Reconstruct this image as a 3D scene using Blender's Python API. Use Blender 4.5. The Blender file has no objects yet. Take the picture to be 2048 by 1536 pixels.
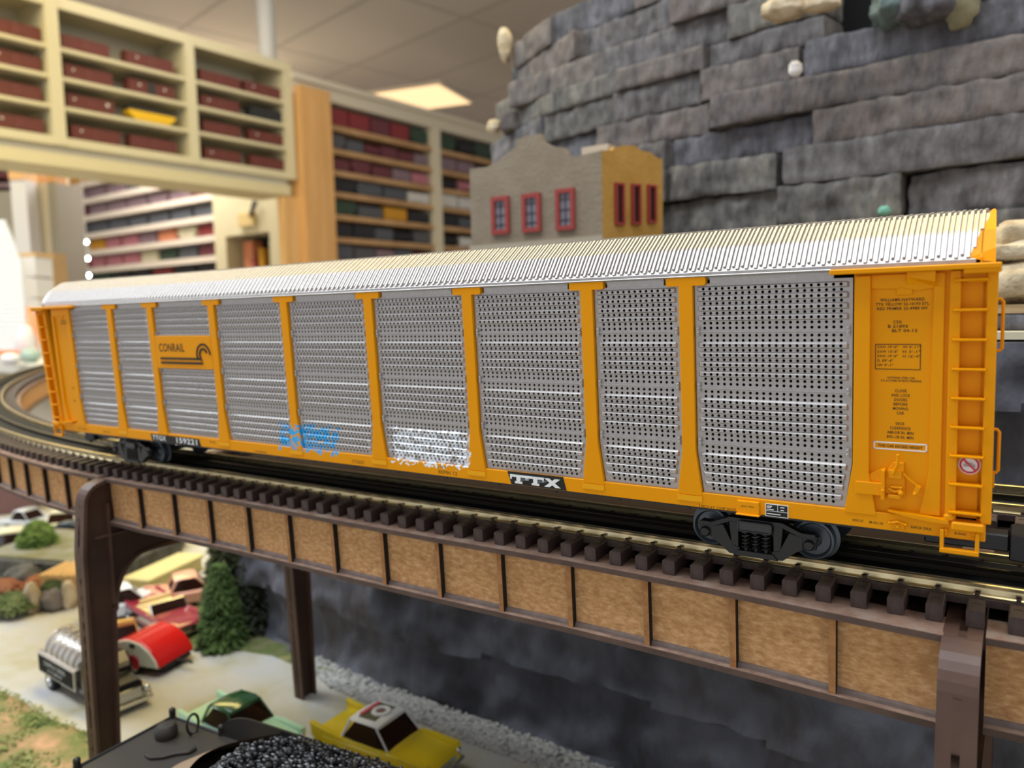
import bpy, bmesh, math, random
import numpy as np
from mathutils import Vector, Matrix, noise

# ---------------------------------------------------------------- camera, world, lights
S = bpy.context.scene
COL = S.collection
S.view_settings.view_transform = 'Standard'
S.view_settings.look = 'None'
S.view_settings.gamma = 1.0
S.view_settings.use_curve_mapping = False
S.view_settings.exposure = 0.42
FPX = 1563.41
MW = np.array([[0.83392216, -0.03081831, 0.55102093],
               [0.55136536, 0.08969, -0.82942],
               [-0.02387, 0.99549, 0.09180]])
u_, s_, v_ = np.linalg.svd(MW); MW = u_ @ v_
CW = np.array([0.00981, -0.28062, 0.09370])
cam_d = bpy.data.cameras.new('camera')
cam = bpy.data.objects.new('camera', cam_d); COL.objects.link(cam)
m4 = Matrix.Identity(4)
for i in range(3):
    for j in range(3): m4[i][j] = MW[i][j]
    m4[i][3] = CW[i]
cam.matrix_world = m4
cam_d.sensor_width = 36.0; cam_d.sensor_fit = 'HORIZONTAL'
cam_d.lens = FPX / 2048 * 36.0
cam_d.clip_start = 0.01; cam_d.clip_end = 60
cam_d.dof.use_dof = True
cam_d.dof.focus_distance = 0.30
cam_d.dof.aperture_fstop = 11.0
S.camera = cam

W = bpy.data.worlds.new('world'); S.world = W; W.use_nodes = True
W.node_tree.nodes['Background'].inputs[0].default_value = (0.83, 0.86, 0.92, 1)
W.node_tree.nodes['Background'].inputs[1].default_value = 0.62

def area(name, loc, target, sx, sy, power, color):
    d = bpy.data.lights.new(name, 'AREA'); d.shape = 'RECTANGLE'; d.size = sx; d.size_y = sy
    d.energy = power; d.color = color
    o = bpy.data.objects.new(name, d); COL.objects.link(o)
    o.location = loc
    o.rotation_euler = (Vector(target) - Vector(loc)).to_track_quat('-Z', 'Y').to_euler()
    return o
# fluorescent troffers of the shop ceiling, warm lamps further back, daylight from the shop front
area('ceiling_lamp_overhead', (-2.2, -0.32, 1.80), (-2.2, -0.30, 0), 5.0, 0.8, 88, (0.84, 0.92, 1.0))
area('ceiling_lamp_warm_back', (-2.2, 0.86, 1.80), (-2.2, 0.80, 0.0), 5.0, 0.5, 56, (1.0, 0.78, 0.28))
area('ceiling_lamp_right', (1.6, 0.2, 1.75), (-0.1, 0.3, 0.2), 1.0, 0.8, 12, (1.0, 0.93, 0.82))
area('ceiling_lamp_far', (-3.0, 2.3, 1.85), (-3.4, 3.0, 0.4), 1.4, 1.4, 10, (1.0, 0.94, 0.84))
area('ceiling_lamp_farther', (-5.3, 3.6, 1.85), (-5.6, 3.6, 0), 2.4, 1.8, 240, (1.0, 0.94, 0.88))
for loc_, pw_ in (((0.8, 2.6, 1.35), 30), ((-4.3, -0.9, 1.2), 9)):  # unseen point lights, added to brighten the ceiling and shelves
    d_ = bpy.data.lights.new('fill_point', 'POINT'); d_.energy = pw_; d_.shadow_soft_size = .15; d_.color = (1.0, .93, .84)
    o_ = bpy.data.objects.new('fill_point', d_); COL.objects.link(o_); o_.location = loc_

# ---------------------------------------------------------------- helpers
BANK = 0.052
RX = np.array([[1, 0, 0], [0, math.cos(BANK), -math.sin(BANK)], [0, math.sin(BANK), math.cos(BANK)]])
PV = np.array([0, .035, 0.])
def ray(px, py): return MW @ np.array([(px - 1024) / FPX, -(py - 768) / FPX, -1.0])
def on_plane(px, py, p0, n):
    d = ray(px, py); n = np.array(n, float)
    return CW + ((np.array(p0) - CW) @ n / (d @ n)) * d
def atY(px, py, y): return on_plane(px, py, (0, y, 0), (0, 1, 0))
def atZ(px, py, z): return on_plane(px, py, (0, 0, z), (0, 0, 1))

class Frame:
    def __init__(s, M=None, t=(0, 0, 0)):
        s.M = np.eye(3) if M is None else np.array(M); s.t = np.array(t, float)
    def w(s, p): return s.M @ np.array(p, float) + s.t
def yaw_frame(deg, t):
    a = math.radians(deg); return Frame([[math.cos(a), -math.sin(a), 0], [math.sin(a), math.cos(a), 0], [0, 0, 1]], t)
WF = Frame()
CF = Frame(RX, PV - RX @ PV)            # the banked track bed with everything that stands on it
INFO = {}

def tag(o, label=None, cat=None, group=None, kind=None):
    if label: o['label'] = label
    if cat: o['category'] = cat
    if group: o['group'] = group
    if kind: o['kind'] = kind
    return o
def place(o, base, fr):
    m = Matrix.Identity(4); b = fr.w(base)
    for i in range(3):
        for j in range(3): m[i][j] = fr.M[i][j]
        m[i][3] = b[i]
    o.matrix_world = m
def thing(name, label, cat, base=(0, 0, 0), fr=WF, group=None, kind=None):
    o = bpy.data.objects.new(name, None); COL.objects.link(o); o.empty_display_size = .01
    place(o, base, fr); INFO[o.name] = (np.array(base, float), fr)
    return tag(o, label, cat, group, kind)

class MB:
    def __init__(s): s.v = []; s.f = []; s.m = []
    def add(s, vs, fs, mi=0):
        n = len(s.v); s.v.extend([tuple(map(float, p)) for p in vs]); s.f.extend([tuple(i + n for i in f) for f in fs]); s.m.extend([mi] * len(fs)); return s
    def box(s, x0, x1, y0, y1, z0, z1, mi=0):
        vs = [(x, y, z) for x in (x0, x1) for y in (y0, y1) for z in (z0, z1)]
        return s.add(vs, [(0, 1, 3, 2), (4, 6, 7, 5), (0, 4, 5, 1), (2, 3, 7, 6), (0, 2, 6, 4), (1, 5, 7, 3)], mi)
    def prism(s, poly, a0, a1, axis='y', mi=0):
        """poly in the two other axes (x,z for y; y,z for x; x,y for z), extruded a0..a1"""
        def P(p, a): return {'y': (p[0], a, p[1]), 'x': (a, p[0], p[1]), 'z': (p[0], p[1], a)}[axis]
        n = len(poly); vs = [P(p, a0) for p in poly] + [P(p, a1) for p in poly]
        fs = [tuple(range(n)), tuple(range(2 * n - 1, n - 1, -1))] + [(i, i + n, (i + 1) % n + n, (i + 1) % n) for i in range(n)]
        return s.add(vs, fs, mi)
    def cyl(s, p0, p1, r0, r1=None, n=16, mi=0, caps=True):
        r1 = r0 if r1 is None else r1
        p0, p1 = np.array(p0, float), np.array(p1, float); d = p1 - p0; L = np.linalg.norm(d); d = d / L
        a = np.cross(d, (0, 0, 1)); a = np.array((1., 0, 0)) if np.linalg.norm(a) < 1e-6 else a / np.linalg.norm(a); b = np.cross(d, a)
        vs = []
        for p, r in ((p0, r0), (p1, r1)):
            for k in range(n):
                t = 2 * math.pi * k / n; vs.append(p + r * (math.cos(t) * a + math.sin(t) * b))
        fs = [(i, (i + 1) % n, (i + 1) % n + n, i + n) for i in range(n)]
        if caps: fs += [tuple(range(n - 1, -1, -1)), tuple(range(n, 2 * n))]
        return s.add(vs, fs, mi)
    def lathe(s, prof, c, axis='y', n=28, mi=0, arc=2 * math.pi):
        """prof: (r, a) pairs"""
        vs = []
        for r, a in prof:
            for k in range(n):
                t = arc * k / n; u, w = r * math.cos(t), r * math.sin(t)
                vs.append({'y': (c[0] + u, c[1] + a, c[2] + w), 'z': (c[0] + u, c[1] + w, c[2] + a), 'x': (c[0] + a, c[1] + u, c[2] + w)}[axis])
        fs = []
        for j in range(len(prof) - 1):
            for k in range(n): fs.append((j * n + k, j * n + (k + 1) % n, (j + 1) * n + (k + 1) % n, (j + 1) * n + k))
        return s.add(vs, fs, mi)
    def tube(s, pts, r, n=8, mi=0):
        pts = [np.array(p, float) for p in pts]; vs = []; prev = None
        for i, p in enumerate(pts):
            d = pts[min(i + 1, len(pts) - 1)] - pts[max(i - 1, 0)]; d = d / (np.linalg.norm(d) + 1e-12)
            if prev is None:
                a = np.cross(d, (0, 0, 1.));
                if np.linalg.norm(a) < 1e-3: a = np.cross(d, (0, 1., 0))
            else: a = prev - d * (prev @ d)
            a = a / np.linalg.norm(a); prev = a; b = np.cross(d, a)
            for k in range(n):
                t = 2 * math.pi * k / n; vs.append(p + r * (math.cos(t) * a + math.sin(t) * b))
        fs = [tuple(range(n - 1, -1, -1)), tuple(range((len(pts) - 1) * n, len(pts) * n))]
        for j in range(len(pts) - 1):
            for k in range(n): fs.append((j * n + k, j * n + (k + 1) % n, (j + 1) * n + (k + 1) % n, (j + 1) * n + k))
        return s.add(vs, fs, mi)
    def loft(s, rings, mi=0, close=True, caps=True):
        n = len(rings[0]); vs = [p for r in rings for p in r]; fs = []
        for j in range(len(rings) - 1):
            for k in range(n if close else n - 1): fs.append((j * n + k, j * n + (k + 1) % n, (j + 1) * n + (k + 1) % n, (j + 1) * n + k))
        if caps and close: fs += [tuple(range(n - 1, -1, -1)), tuple(range((len(rings) - 1) * n, len(rings) * n))]
        return s.add(vs, fs, mi)
    def ball(s, c, r, n=12, k=8, sc=(1, 1, 1), mi=0):
        rings = []
        for j in range(k + 1):
            t = math.pi * j / k; rr = max(math.sin(t), 1e-3)
            rings.append([(c[0] + sc[0] * r * rr * math.cos(2 * math.pi * i / n), c[1] + sc[1] * r * rr * math.sin(2 * math.pi * i / n), c[2] - sc[2] * r * math.cos(t)) for i in range(n)])
        return s.loft(rings, mi)
    def build(s, name, mat, parent=None, smooth=False, bevel=0, base=None, fr=WF, autos=None, seg=1):
        me = bpy.data.meshes.new(name)
        if parent is not None: b, fr2 = INFO[parent.name]
        else: b, fr2 = (np.array(base if base is not None else (0, 0, 0), float), fr)
        V = np.array(s.v) - b
        me.from_pydata(V.tolist(), [], s.f)
        mats = mat if isinstance(mat, (list, tuple)) else [mat]
        for m in mats: me.materials.append(m)
        if len(mats) > 1: me.polygons.foreach_set('material_index', s.m)
        bm = bmesh.new(); bm.from_mesh(me); bmesh.ops.recalc_face_normals(bm, faces=bm.faces); bm.to_mesh(me); bm.free()
        if smooth:
            me.polygons.foreach_set('use_smooth', [True] * len(me.polygons))
            me.set_sharp_from_angle(angle=math.radians(autos or 40))
        me.update()
        o = bpy.data.objects.new(name, me); COL.objects.link(o)
        if parent is not None: o.parent = parent; INFO[o.name] = (b, fr2)
        else: place(o, b, fr); INFO[o.name] = (b, fr)
        if bevel:
            md = o.modifiers.new('bevel', 'BEVEL'); md.width = bevel; md.segments = seg; md.limit_method = 'ANGLE'; md.angle_limit = math.radians(35)
        return o

def copy_tree(o, parent=None, smooth=None):
    c = o.copy(); COL.objects.link(c)
    if parent is not None: c.parent = parent
    INFO[c.name] = INFO[o.name]
    for ch in list(o.children): copy_tree(ch, c)
    return c

def srgb(r, g, b):
    f = lambda c: (c / 255 / 12.92) if c / 255 <= .04045 else ((c / 255 + .055) / 1.055) ** 2.4
    return (f(r), f(g), f(b), 1)
def mat(name, col, rough=.6, metal=0., var=None, vscale=40, bump=0, bscale=200, emit=None, estr=0, spec=.5, coat=0, alpha=None, detail=4, stretch=None):
    m = bpy.data.materials.new(name); m.use_nodes = True; nt = m.node_tree; b = nt.nodes['Principled BSDF']
    c = srgb(*col)
    b.inputs['Base Color'].default_value = c; b.inputs['Roughness'].default_value = rough; b.inputs['Metallic'].default_value = metal
    b.inputs['Specular IOR Level'].default_value = spec; b.inputs['Coat Weight'].default_value = coat
    if alpha is not None:
        b.inputs['Transmission Weight'].default_value = alpha; b.inputs['IOR'].default_value = 1.2
    tc = None
    if var or bump:
        tc = nt.nodes.new('ShaderNodeTexCoord'); src = tc.outputs['Object']
        if stretch:
            mp = nt.nodes.new('ShaderNodeMapping'); mp.inputs['Scale'].default_value = stretch; nt.links.new(src, mp.inputs[0]); src = mp.outputs[0]
    if var:
        n = nt.nodes.new('ShaderNodeTexNoise'); n.inputs['Scale'].default_value = vscale; n.inputs['Detail'].default_value = detail; n.inputs['Roughness'].default_value = .6
        nt.links.new(src, n.inputs['Vector'])
        r = nt.nodes.new('ShaderNodeValToRGB'); els = r.color_ramp.elements
        cols = [srgb(*v) for v in var]
        els[0].position = .3; els[0].color = cols[0]; els[1].position = .7; els[1].color = cols[-1]
        for k, cc in enumerate(cols[1:-1]):
            e = els.new(.3 + .4 * (k + 1) / (len(cols) - 1)); e.color = cc
        nt.links.new(n.outputs['Fac'], r.inputs[0]); nt.links.new(r.outputs[0], b.inputs['Base Color'])
    if bump:
        n2 = nt.nodes.new('ShaderNodeTexNoise'); n2.inputs['Scale'].default_value = bscale; n2.inputs['Detail'].default_value = 5
        nt.links.new(src, n2.inputs['Vector'])
        bp = nt.nodes.new('ShaderNodeBump'); bp.inputs['Distance'].default_value = bump; bp.inputs['Strength'].default_value = 1
        nt.links.new(n2.outputs['Fac'], bp.inputs['Height']); nt.links.new(bp.outputs[0], b.inputs['Normal'])
    if emit:
        b.inputs['Emission Color'].default_value = srgb(*emit); b.inputs['Emission Strength'].default_value = estr
    return m

_font_cache = {}
def letters(s_, w, h, bold=0.0, shear=0.0):
    """lettering as faces, fitted into w x h, lower left corner at the origin"""
    key = (s_, bold, shear)
    if key not in _font_cache:
        cu = bpy.data.curves.new('t', 'FONT'); cu.body = s_; cu.offset = bold; cu.shear = shear; cu.resolution_u = 3; cu.space_character = 1.08
        ob = bpy.data.objects.new('t', cu); COL.objects.link(ob)
        dg = bpy.context.evaluated_depsgraph_get(); dg.update()
        me = bpy.data.meshes.new_from_object(ob.evaluated_get(dg))
        V = np.array([v.co[:2] for v in me.vertices]); Fs = [tuple(p.vertices) for p in me.polygons]
        bpy.data.objects.remove(ob); bpy.data.curves.remove(cu); bpy.data.meshes.remove(me)
        V = V - V.min(0); _font_cache[key] = (V / V.max(0), Fs)
    V, Fs = _font_cache[key]
    return V * np.array([w, h]), Fs
def put_text(mb, s_, x, z, w, h, y, bold=0.012, mi=0, slope=0.0, shear=0.):
    V, Fs = letters(s_, w, h, bold, shear)
    mb.add([(x + a, y, z + c + slope * a) for a, c in V], Fs, mi)

# ---------------------------------------------------------------- materials
M_YEL = mat('yellow_paint', (236, 155, 0), .45, bump=.00002, bscale=900, spec=.14)
M_YEL2 = mat('yellow_paint_bright', (240, 168, 8), .42, spec=.2)
M_DARK = mat('black_plastic', (24, 24, 26), .35, bump=.00005, bscale=500)
M_INNER = mat('interior_shade', (26, 25, 24), .9)
M_INK = mat('brown_ink', (58, 34, 8), .7)
M_BLACKINK = mat('black_ink', (14, 14, 12), .6)
M_WHITE = mat('white_paint', (236, 238, 240), .55)
M_RED = mat('red_ink', (205, 38, 48), .5)
M_RAIL = mat('nickel_rail', (222, 204, 156), .24, .88, var=[(232, 216, 170), (206, 184, 136)], vscale=60, bump=.00003, bscale=300)
M_TIE = mat('brown_tie_plastic', (66, 50, 45), .55, var=[(58, 44, 40), (76, 60, 54)], vscale=120, bump=.00015, bscale=700, stretch=(3, .4, 1))
M_BROWN = mat('brown_painted_board', (86, 66, 58), .7, var=[(74, 55, 48), (96, 76, 66)], vscale=70, bump=.0001, bscale=900)
M_DUSTY = mat('dusty_brown_board', (132, 104, 88), .8, var=[(112, 86, 72), (150, 124, 106)], vscale=150, bump=.0001, bscale=900)
M_MDF = mat('hardboard', (200, 150, 100), .85, var=[(168, 120, 74), (194, 146, 96), (216, 172, 124)], vscale=420, bump=.00025, bscale=600, detail=6, stretch=(.7, 1, 1.4))
M_MDF2 = mat('hardboard_edge', (160, 110, 64), .85, var=[(142, 94, 52), (172, 122, 74)], vscale=300, bump=.0001, bscale=900)
M_BURNT = mat('burnt_board_edge', (20, 17, 14), .8)
M_BENT = mat('dark_brown_plastic', (84, 60, 48), .5, var=[(74, 50, 40), (94, 70, 58)], vscale=30, bump=.00008, bscale=300)

def silver(name, graffiti=False):
    m = mat(name, (184, 179, 176), .38, .5, var=[(168, 163, 160), (182, 177, 174)], vscale=500, bump=.00002, bscale=1500)
    return m
M_SILV = silver('silver_paint')
# ---------------------------------------------------------------- the autorack car (car frame: x along, y across, z up, rail top 0)
L0, L1 = -.567, 0.0
ZS, ZT = .0204, .1066
mmx = lambda *a: [v / 1000 for v in a]
car = thing('autorack_car', 'long yellow and silver perforated model autorack railcar standing on the near bridge track', 'model railcar', (-.2835, .035, 0), CF)

def graffiti_nodes(m):
    """sprayed tags: blue scrawl around bar four, white bubble scrawl low on the sixth panel (car-frame coordinates)"""
    nt = m.node_tree; b = nt.nodes['Principled BSDF']; N = nt.nodes.new; Lk = nt.links.new
    tc = N('ShaderNodeTexCoord'); sp = N('ShaderNodeSeparateXYZ'); Lk(tc.outputs['Object'], sp.inputs[0])
    def mth(op, a, b_=None, c=None):
        n = N('ShaderNodeMath'); n.operation = op
        for i, v in enumerate((a, b_, c)):
            if v is None: continue
            if isinstance(v, (int, float)): n.inputs[i].default_value = v
            else: Lk(v, n.inputs[i])
        return n.outputs[0]
    def band(src, lo, hi, soft):
        a = mth('SMOOTH_MIN', mth('SUBTRACT', src, lo), mth('SUBTRACT', hi, src), soft)
        return a
    def noise_(scale, det, dist, off=0, st=(1, 1, 1)):
        mp = N('ShaderNodeMapping'); mp.inputs['Location'].default_value = (off, off, off); mp.inputs['Scale'].default_value = st; Lk(tc.outputs['Object'], mp.inputs[0])
        n = N('ShaderNodeTexNoise'); n.inputs['Scale'].default_value = scale; n.inputs['Detail'].default_value = det; n.inputs['Distortion'].default_value = dist
        Lk(mp.outputs[0], n.inputs['Vector']); return n.outputs['Fac']
    old = b.inputs['Base Color'].links[0].from_socket if b.inputs['Base Color'].links else None
    def mixc(fac, col, prev):
        n = N('ShaderNodeMix'); n.data_type = 'RGBA'; Lk(fac, n.inputs['Factor']); n.inputs['B'].default_value = srgb(*col)
        if prev is None: n.inputs['A'].default_value = b.inputs['Base Color'].default_value[:]
        else: Lk(prev, n.inputs['A'])
        return n.outputs['Result']
    X, Z = sp.outputs['X'], sp.outputs['Z']
    bx = .2835
    def mask(x0, x1, z0, z1, scale, off, lo, hi, edge=.002):
        d = mth('MINIMUM', band(X, x0 + bx, x1 + bx, .004), band(Z, z0, z1, .004))
        wob = mth('MULTIPLY', mth('SUBTRACT', noise_(260, 2, .5, off + 3), .5), .012)
        inside = mth('GREATER_THAN', mth('ADD', d, wob), .001)
        n = noise_(scale, 1, 2.6, off)
        st = mth('MULTIPLY', mth('GREATER_THAN', n, lo), mth('LESS_THAN', n, hi))
        return mth('MULTIPLY', inside, st)
    r = mixc(mask(-.329, -.283, .0245, .0395, 150, 1.0, .36, .56), (60, 176, 240), old)
    r = mixc(mask(-.2465, -.199, .0240, .0415, 120, 7.0, .40, .64), (236, 242, 250), r)
    Lk(r, b.inputs['Base Color'])
graffiti_nodes(M_SILV)
M_YELG = mat('yellow_paint_tagged', (236, 155, 0), .45, spec=.14, var=[(236, 155, 0), (236, 155, 0)])
graffiti_nodes(M_YELG)

# backing box, its dark colour stands for shade behind the holes; floor
MB().box(L0 + .002, L1 - .0035, .0032, .0668, .0215, .1045).build('shade_backing', M_INNER, car)
b = MB(); b.box(L0 + .004, L1 - .004, .004, .066, .0185, .0225); b.box(-.52, -.047, .027, .043, .0125, .0186)
for i in range(14):
    x = -.49 + i * .03; b.box(x, x + .0015, .006, .064, .0172, .0186)
b.build('underframe', M_DARK, car)
# sills
b = MB()
for y0, y1 in ((0, .003), (.067, .07)): b.box(L0, L1, y0, y1, ZS, .0262)
sill = b.build('side_sill', M_YELG, car, bevel=.0002)
# lower pads under each bar and jack pad
bars = [-.4799, -.4356, -.3756, -.3148, -.2550, -.1958, -.1369, -.0959]
for x in bars[:1] + bars[2:]: MB().box(x - .0050, x + .0048, -.0004, .001, .0226, .0248).build('sill_pad', M_YEL2, car)
b = MB(); b.prism([(-.0777, .0203), (-.0702, .0203), (-.0697, .0209), (-.0697, .0252), (-.0777, .0252)], -.0012, .001)
b.box(-.0780, -.0694, -.0022, .001, .0200, .0206)
b.build('jacking_pad', M_YEL, car, bevel=.0002)

# side panels with real holes
HR = .00056
ZL = []      # (z, yoff) profile levels and rows
def rows_profile():
    R = []; P = .001775
    zones = [(.1022, 9, [0, 2, 4, 6]), (.0853, 11, [2, 4, 6, 8]), (.0646, 11, [2, 4, 6, 8]), (.0439, 10, [2, 4, 6, 8])]
    for z0, n, ribs in zones:
        for k in range(n): R.append((z0 - k * P, -.0008 if k in ribs else 0.0))
    return R
ROWS = rows_profile()
P_ = .001775
PB = .0013          # panel base plane (behind the bars)
def side_panel(xa, xb, ncol, fl=True, fr_=True, name='side_panel'):
    def xl(z): return xa + (max(0, .042 - z) / .0165 * .0022 if fl else 0)
    def xr(z): return xb - (max(0, .042 - z) / .0165 * .0022 if fr_ else 0)
    pitch = .00234; mid = (xa + xb) / 2; cols = [mid + (k - (ncol - 1) / 2) * pitch for k in range(ncol)]
    mb = MB(); lv = []     # list of (ztop, zbot, y, rowz or None)
    zt = .1040
    prev = zt
    for (rz, ry) in ROWS:
        top, bot = rz + (.00058 if ry < 0 else .00070), rz - (.00068 if (rz, ry) and not any(abs(rz - P_ - r2) < 1e-5 and y2 < 0 for r2, y2 in ROWS) else .00058)
        lv.append((top, bot, PB + ry, rz))
    # frame plate above first row and below last row and rows bands
    segs = [(zt, lv[0][0] + .00035, PB, None)] + lv + [(lv[-1][1] - .0003, .0254, PB, None)]
    def edge(z): return xl(z) + .0003, xl(z) + .0014, xl(z) + .0020, xr(z) - .0020, xr(z) - .0014, xr(z) - .0003
    def side_strips(z0, z1, y0, y1):
        a = edge(z0); c = edge(z1)
        for i, j in ((0, 1), (1, 2), (3, 4), (4, 5)):
            ya0 = PB if i in (0, 1, 4) else y0; yb0 = PB if j in (1, 4, 5) else y0
            ya1 = PB if i in (0, 1, 4) else y1; yb1 = PB if j in (1, 4, 5) else y1
            mb.add([(a[i], ya0, z0), (a[j], yb0, z0), (c[j], yb1, z1), (c[i], ya1, z1)], [(0, 1, 2, 3)])
    for si, (z0, z1, y, rz) in enumerate(segs):
        side_strips(z0, z1, y, y)
        a = edge(z0); c = edge(z1)
        if rz is None:
            mb.add([(a[2], y, z0), (a[3], y, z0), (c[3], y, z1), (c[2], y, z1)], [(0, 1, 2, 3)])
        else:
            cc = [x for x in cols if x - pitch / 2 > max(a[2], c[2]) - .0004 and x + pitch / 2 < min(a[3], c[3]) + .0004]
            l, r = cc[0] - pitch / 2, cc[-1] + pitch / 2
            mb.add([(a[2], y, z0), (l, y, z0), (l, y, z1), (c[2], y, z1)], [(0, 1, 2, 3)])
            mb.add([(r, y, z0), (a[3], y, z0), (c[3], y, z1), (r, y, z1)], [(0, 1, 2, 3)])
            for x in cc:
                h = pitch / 2
                vs = [(x - h, y, z0), (x + h, y, z0), (x + h, y, z1), (x - h, y, z1)]
                for k in range(8):
                    t = math.pi * (3 / 8 + k / 4) ; vs.append((x + HR * math.cos(t), y, rz + HR * math.sin(t)))
                for k in range(8):
                    t = math.pi * (3 / 8 + k / 4) ; vs.append((x + HR * math.cos(t), y + .0009, rz + HR * math.sin(t)))
                # inner ring: 4..11 ; k=0 at 67.5deg, 1 at 112.5, 2 at 157.5, 3 at 202.5, 4 at 247.5, 5 at 292.5, 6 at 337.5, 7 at 22.5
                fs = [(0, 1, 4, 5), (3, 0, 6, 7), (2, 3, 8, 9), (1, 2, 10, 11), (0, 5, 6), (3, 7, 8), (2, 9, 10), (1, 11, 4)]
                fs += [(4 + k, 4 + (k + 1) % 8, 12 + (k + 1) % 8, 12 + k) for k in range(8)]
                mb.add(vs, fs)
        if si < len(segs) - 1:
            z2, y2 = segs[si + 1][0], segs[si + 1][2]
            side_strips(z1, z2, y, y2)
            e2 = edge(z2)
            mb.add([(c[2], y, z1), (c[3], y, z1), (e2[3], y2, z2), (e2[2], y2, z2)], [(0, 1, 2, 3)])
    # seams
    for zs in (.0868, .0661, .0454):
        a = edge(zs)
        mb.prism([(PB + .0002, zs + .0004), (PB - .0006, zs + .00015), (PB - .0006, zs - .0003), (PB + .0002, zs - .00055)], a[1] + .0004, a[4] - .0004, 'x')
    # raised header between the tee heads
    x0, x1 = xa + .0062 if fl else xa + .0003, xb - .0062 if fr_ else xb - .0003
    mb.box(xa + .0003, xb - .0003, PB - .0001, PB + .001, .1033, .1041)
    mb.box(x0, x1, PB - .0004, PB + .001, .1041, .1064)
    mb.box(x0 + .0008, x1 - .0008, PB - .0007, PB, .1056, .1061)
    p = mb.build(name, M_SILV, car)
    for zs in (.0868, .0661, .0454):
        a = edge(zs)
        for x in (a[1] - .0004, a[4] + .0004 - .0011):
            k = MB(); k.box(x, x + .0011, PB - .0009, PB + .0002, zs - .0016, zs + .0018); k.ball((x + .00055, PB - .001, zs + .0009), .0004, 8, 6); k.ball((x + .00055, PB - .001, zs - .0006), .0004, 8, 6)
            k.build('hinge', M_SILV, p)
    return p
ends = [-.5290] + bars + [-.0388]
hw = .00262
for i in range(9):
    xa = ends[i] + (hw if i > 0 else 0); xb = ends[i + 1] - (hw if i < 8 else 0)
    w_ = xb - xa
    n = 13 if w_ < .045 else (19 if w_ < .050 else 21)
    if w_ < .037: n = 13
    side_panel(xa, xb, n, fl=True, fr_=True)

# vertical bars with tee heads and flared feet
for x in bars:
    hx = .0076
    poly = [(x - hw, .042), (x - hw, .1035), (x - hx + .0006, .1035), (x - hx, .1041), (x - hx, .1063), (x - hx + .0003, .1066), (x + hx - .0003, .1066), (x + hx, .1063), (x + hx, .1041), (x + hx - .0006, .1035), (x + hw, .1035), (x + hw, .042), (x + .0048, .0250), (x - .0048, .0250)]
    b = MB(); b.prism(poly, -.0003, .0025); b.build('side_bar', M_YELG, car, bevel=.00015)

# roof ---------------------------------------------------------------
prof = [(.0006, .1082), (.0076, .1165), (.0170, .1224), (.035, .1238)]
def prof_at(t):      # t in 0..3
    i = min(int(t), 2); f_ = t - i
    return [prof[i][k] + (prof[i + 1][k] - prof[i][k]) * f_ for k in (0, 1)]
def xend(t):         # right end of the sheet along the profile
    return -.0056 + .0046 * min(1, t / 1.7)
b = MB()
b.box(L0 + .006, -.0045, .0001, .002, .1064, .1084)
b.box(L0 + .006, -.0045, .068, .0699, .1064, .1084)
b.box(-.52, -.0455, -.0006, .001, .1066, .1072)
b.build('roof_fascia', M_SILV, car, bevel=.0002)
b = MB()
pts = prof + [(.053, .1224), (.0624, .1165), (.0694, .1082)]
PT = [0, 1, 2, 3, 2, 1, 0]
rl = [(L0 - xend(t) + .001, y, z - .0002) for (y, z), t in zip(pts, PT)]; rr = [(xend(t), y, z - .0002) for (y, z), t in zip(pts, PT)]
b.loft([rl, rr], close=True)
RIB = .0032; nr = 200
def rib(mb, x0, x1, t0, h):
    """a raised rib between x0 and x1 running up the roof from profile parameter t0 to the ridge and down the other side"""
    ring = []
    P = [prof_at(t0)] + prof[int(t0) + 1:] ; P = P + [(.07 - y, z) for y, z in P[::-1][1:]]
    lo = [(y, z) for y, z in P]
    # normals
    out = []
    for i, (y, z) in enumerate(P):
        a = P[max(i - 1, 0)]; c = P[min(i + 1, len(P) - 1)]; d = np.array([c[0] - a[0], c[1] - a[1]]); d /= np.linalg.norm(d); nrm = np.array([-d[1], d[0]])
        out.append((y + nrm[0] * h, z + nrm[1] * h))
    c_ = .00018
    rings = []
    for (y0, z0), (y1, z1) in zip(lo, out): rings.append([(x0, y0, z0 - .0003), (x0 + c_, y1, z1), (x1 - c_, y1, z1), (x1, y0, z0 - .0003)])
    mb.loft(rings)
for k in range(nr):
    x = L0 + .0030 + k * RIB
    if x + .0013 > -.0012: break
    def t0_(xx, t): return max(t, (xx - (-.0056)) / .0046 * 1.7 if xx > -.0056 else 0, ((L0 + .0062) - xx) / .0046 * 1.7 if xx < L0 + .0062 else 0)
    rib(b, x, x + .00118, t0_(x + .00118, .03), .0008)
    if x + .0028 < -.0012: rib(b, x + .00168, x + .00266, t0_(x + .00266, .16), .00065)
b.build('roof', M_SILV, car)
b = MB()
for k in range(3, 174, 9):
    x = L0 + .0030 + k * RIB + .0006; y, z = prof_at(.72); b.ball((x, y - .0004, z + .0004), .0003, 6, 4)
for k in range(3, 174):
    x = L0 + .0030 + k * RIB + .0006; y, z = prof_at(.1); b.ball((x, y - .00045, z + .0004), .00016, 6, 4)
b.build('roof_rivets', M_DARK, car)

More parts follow.
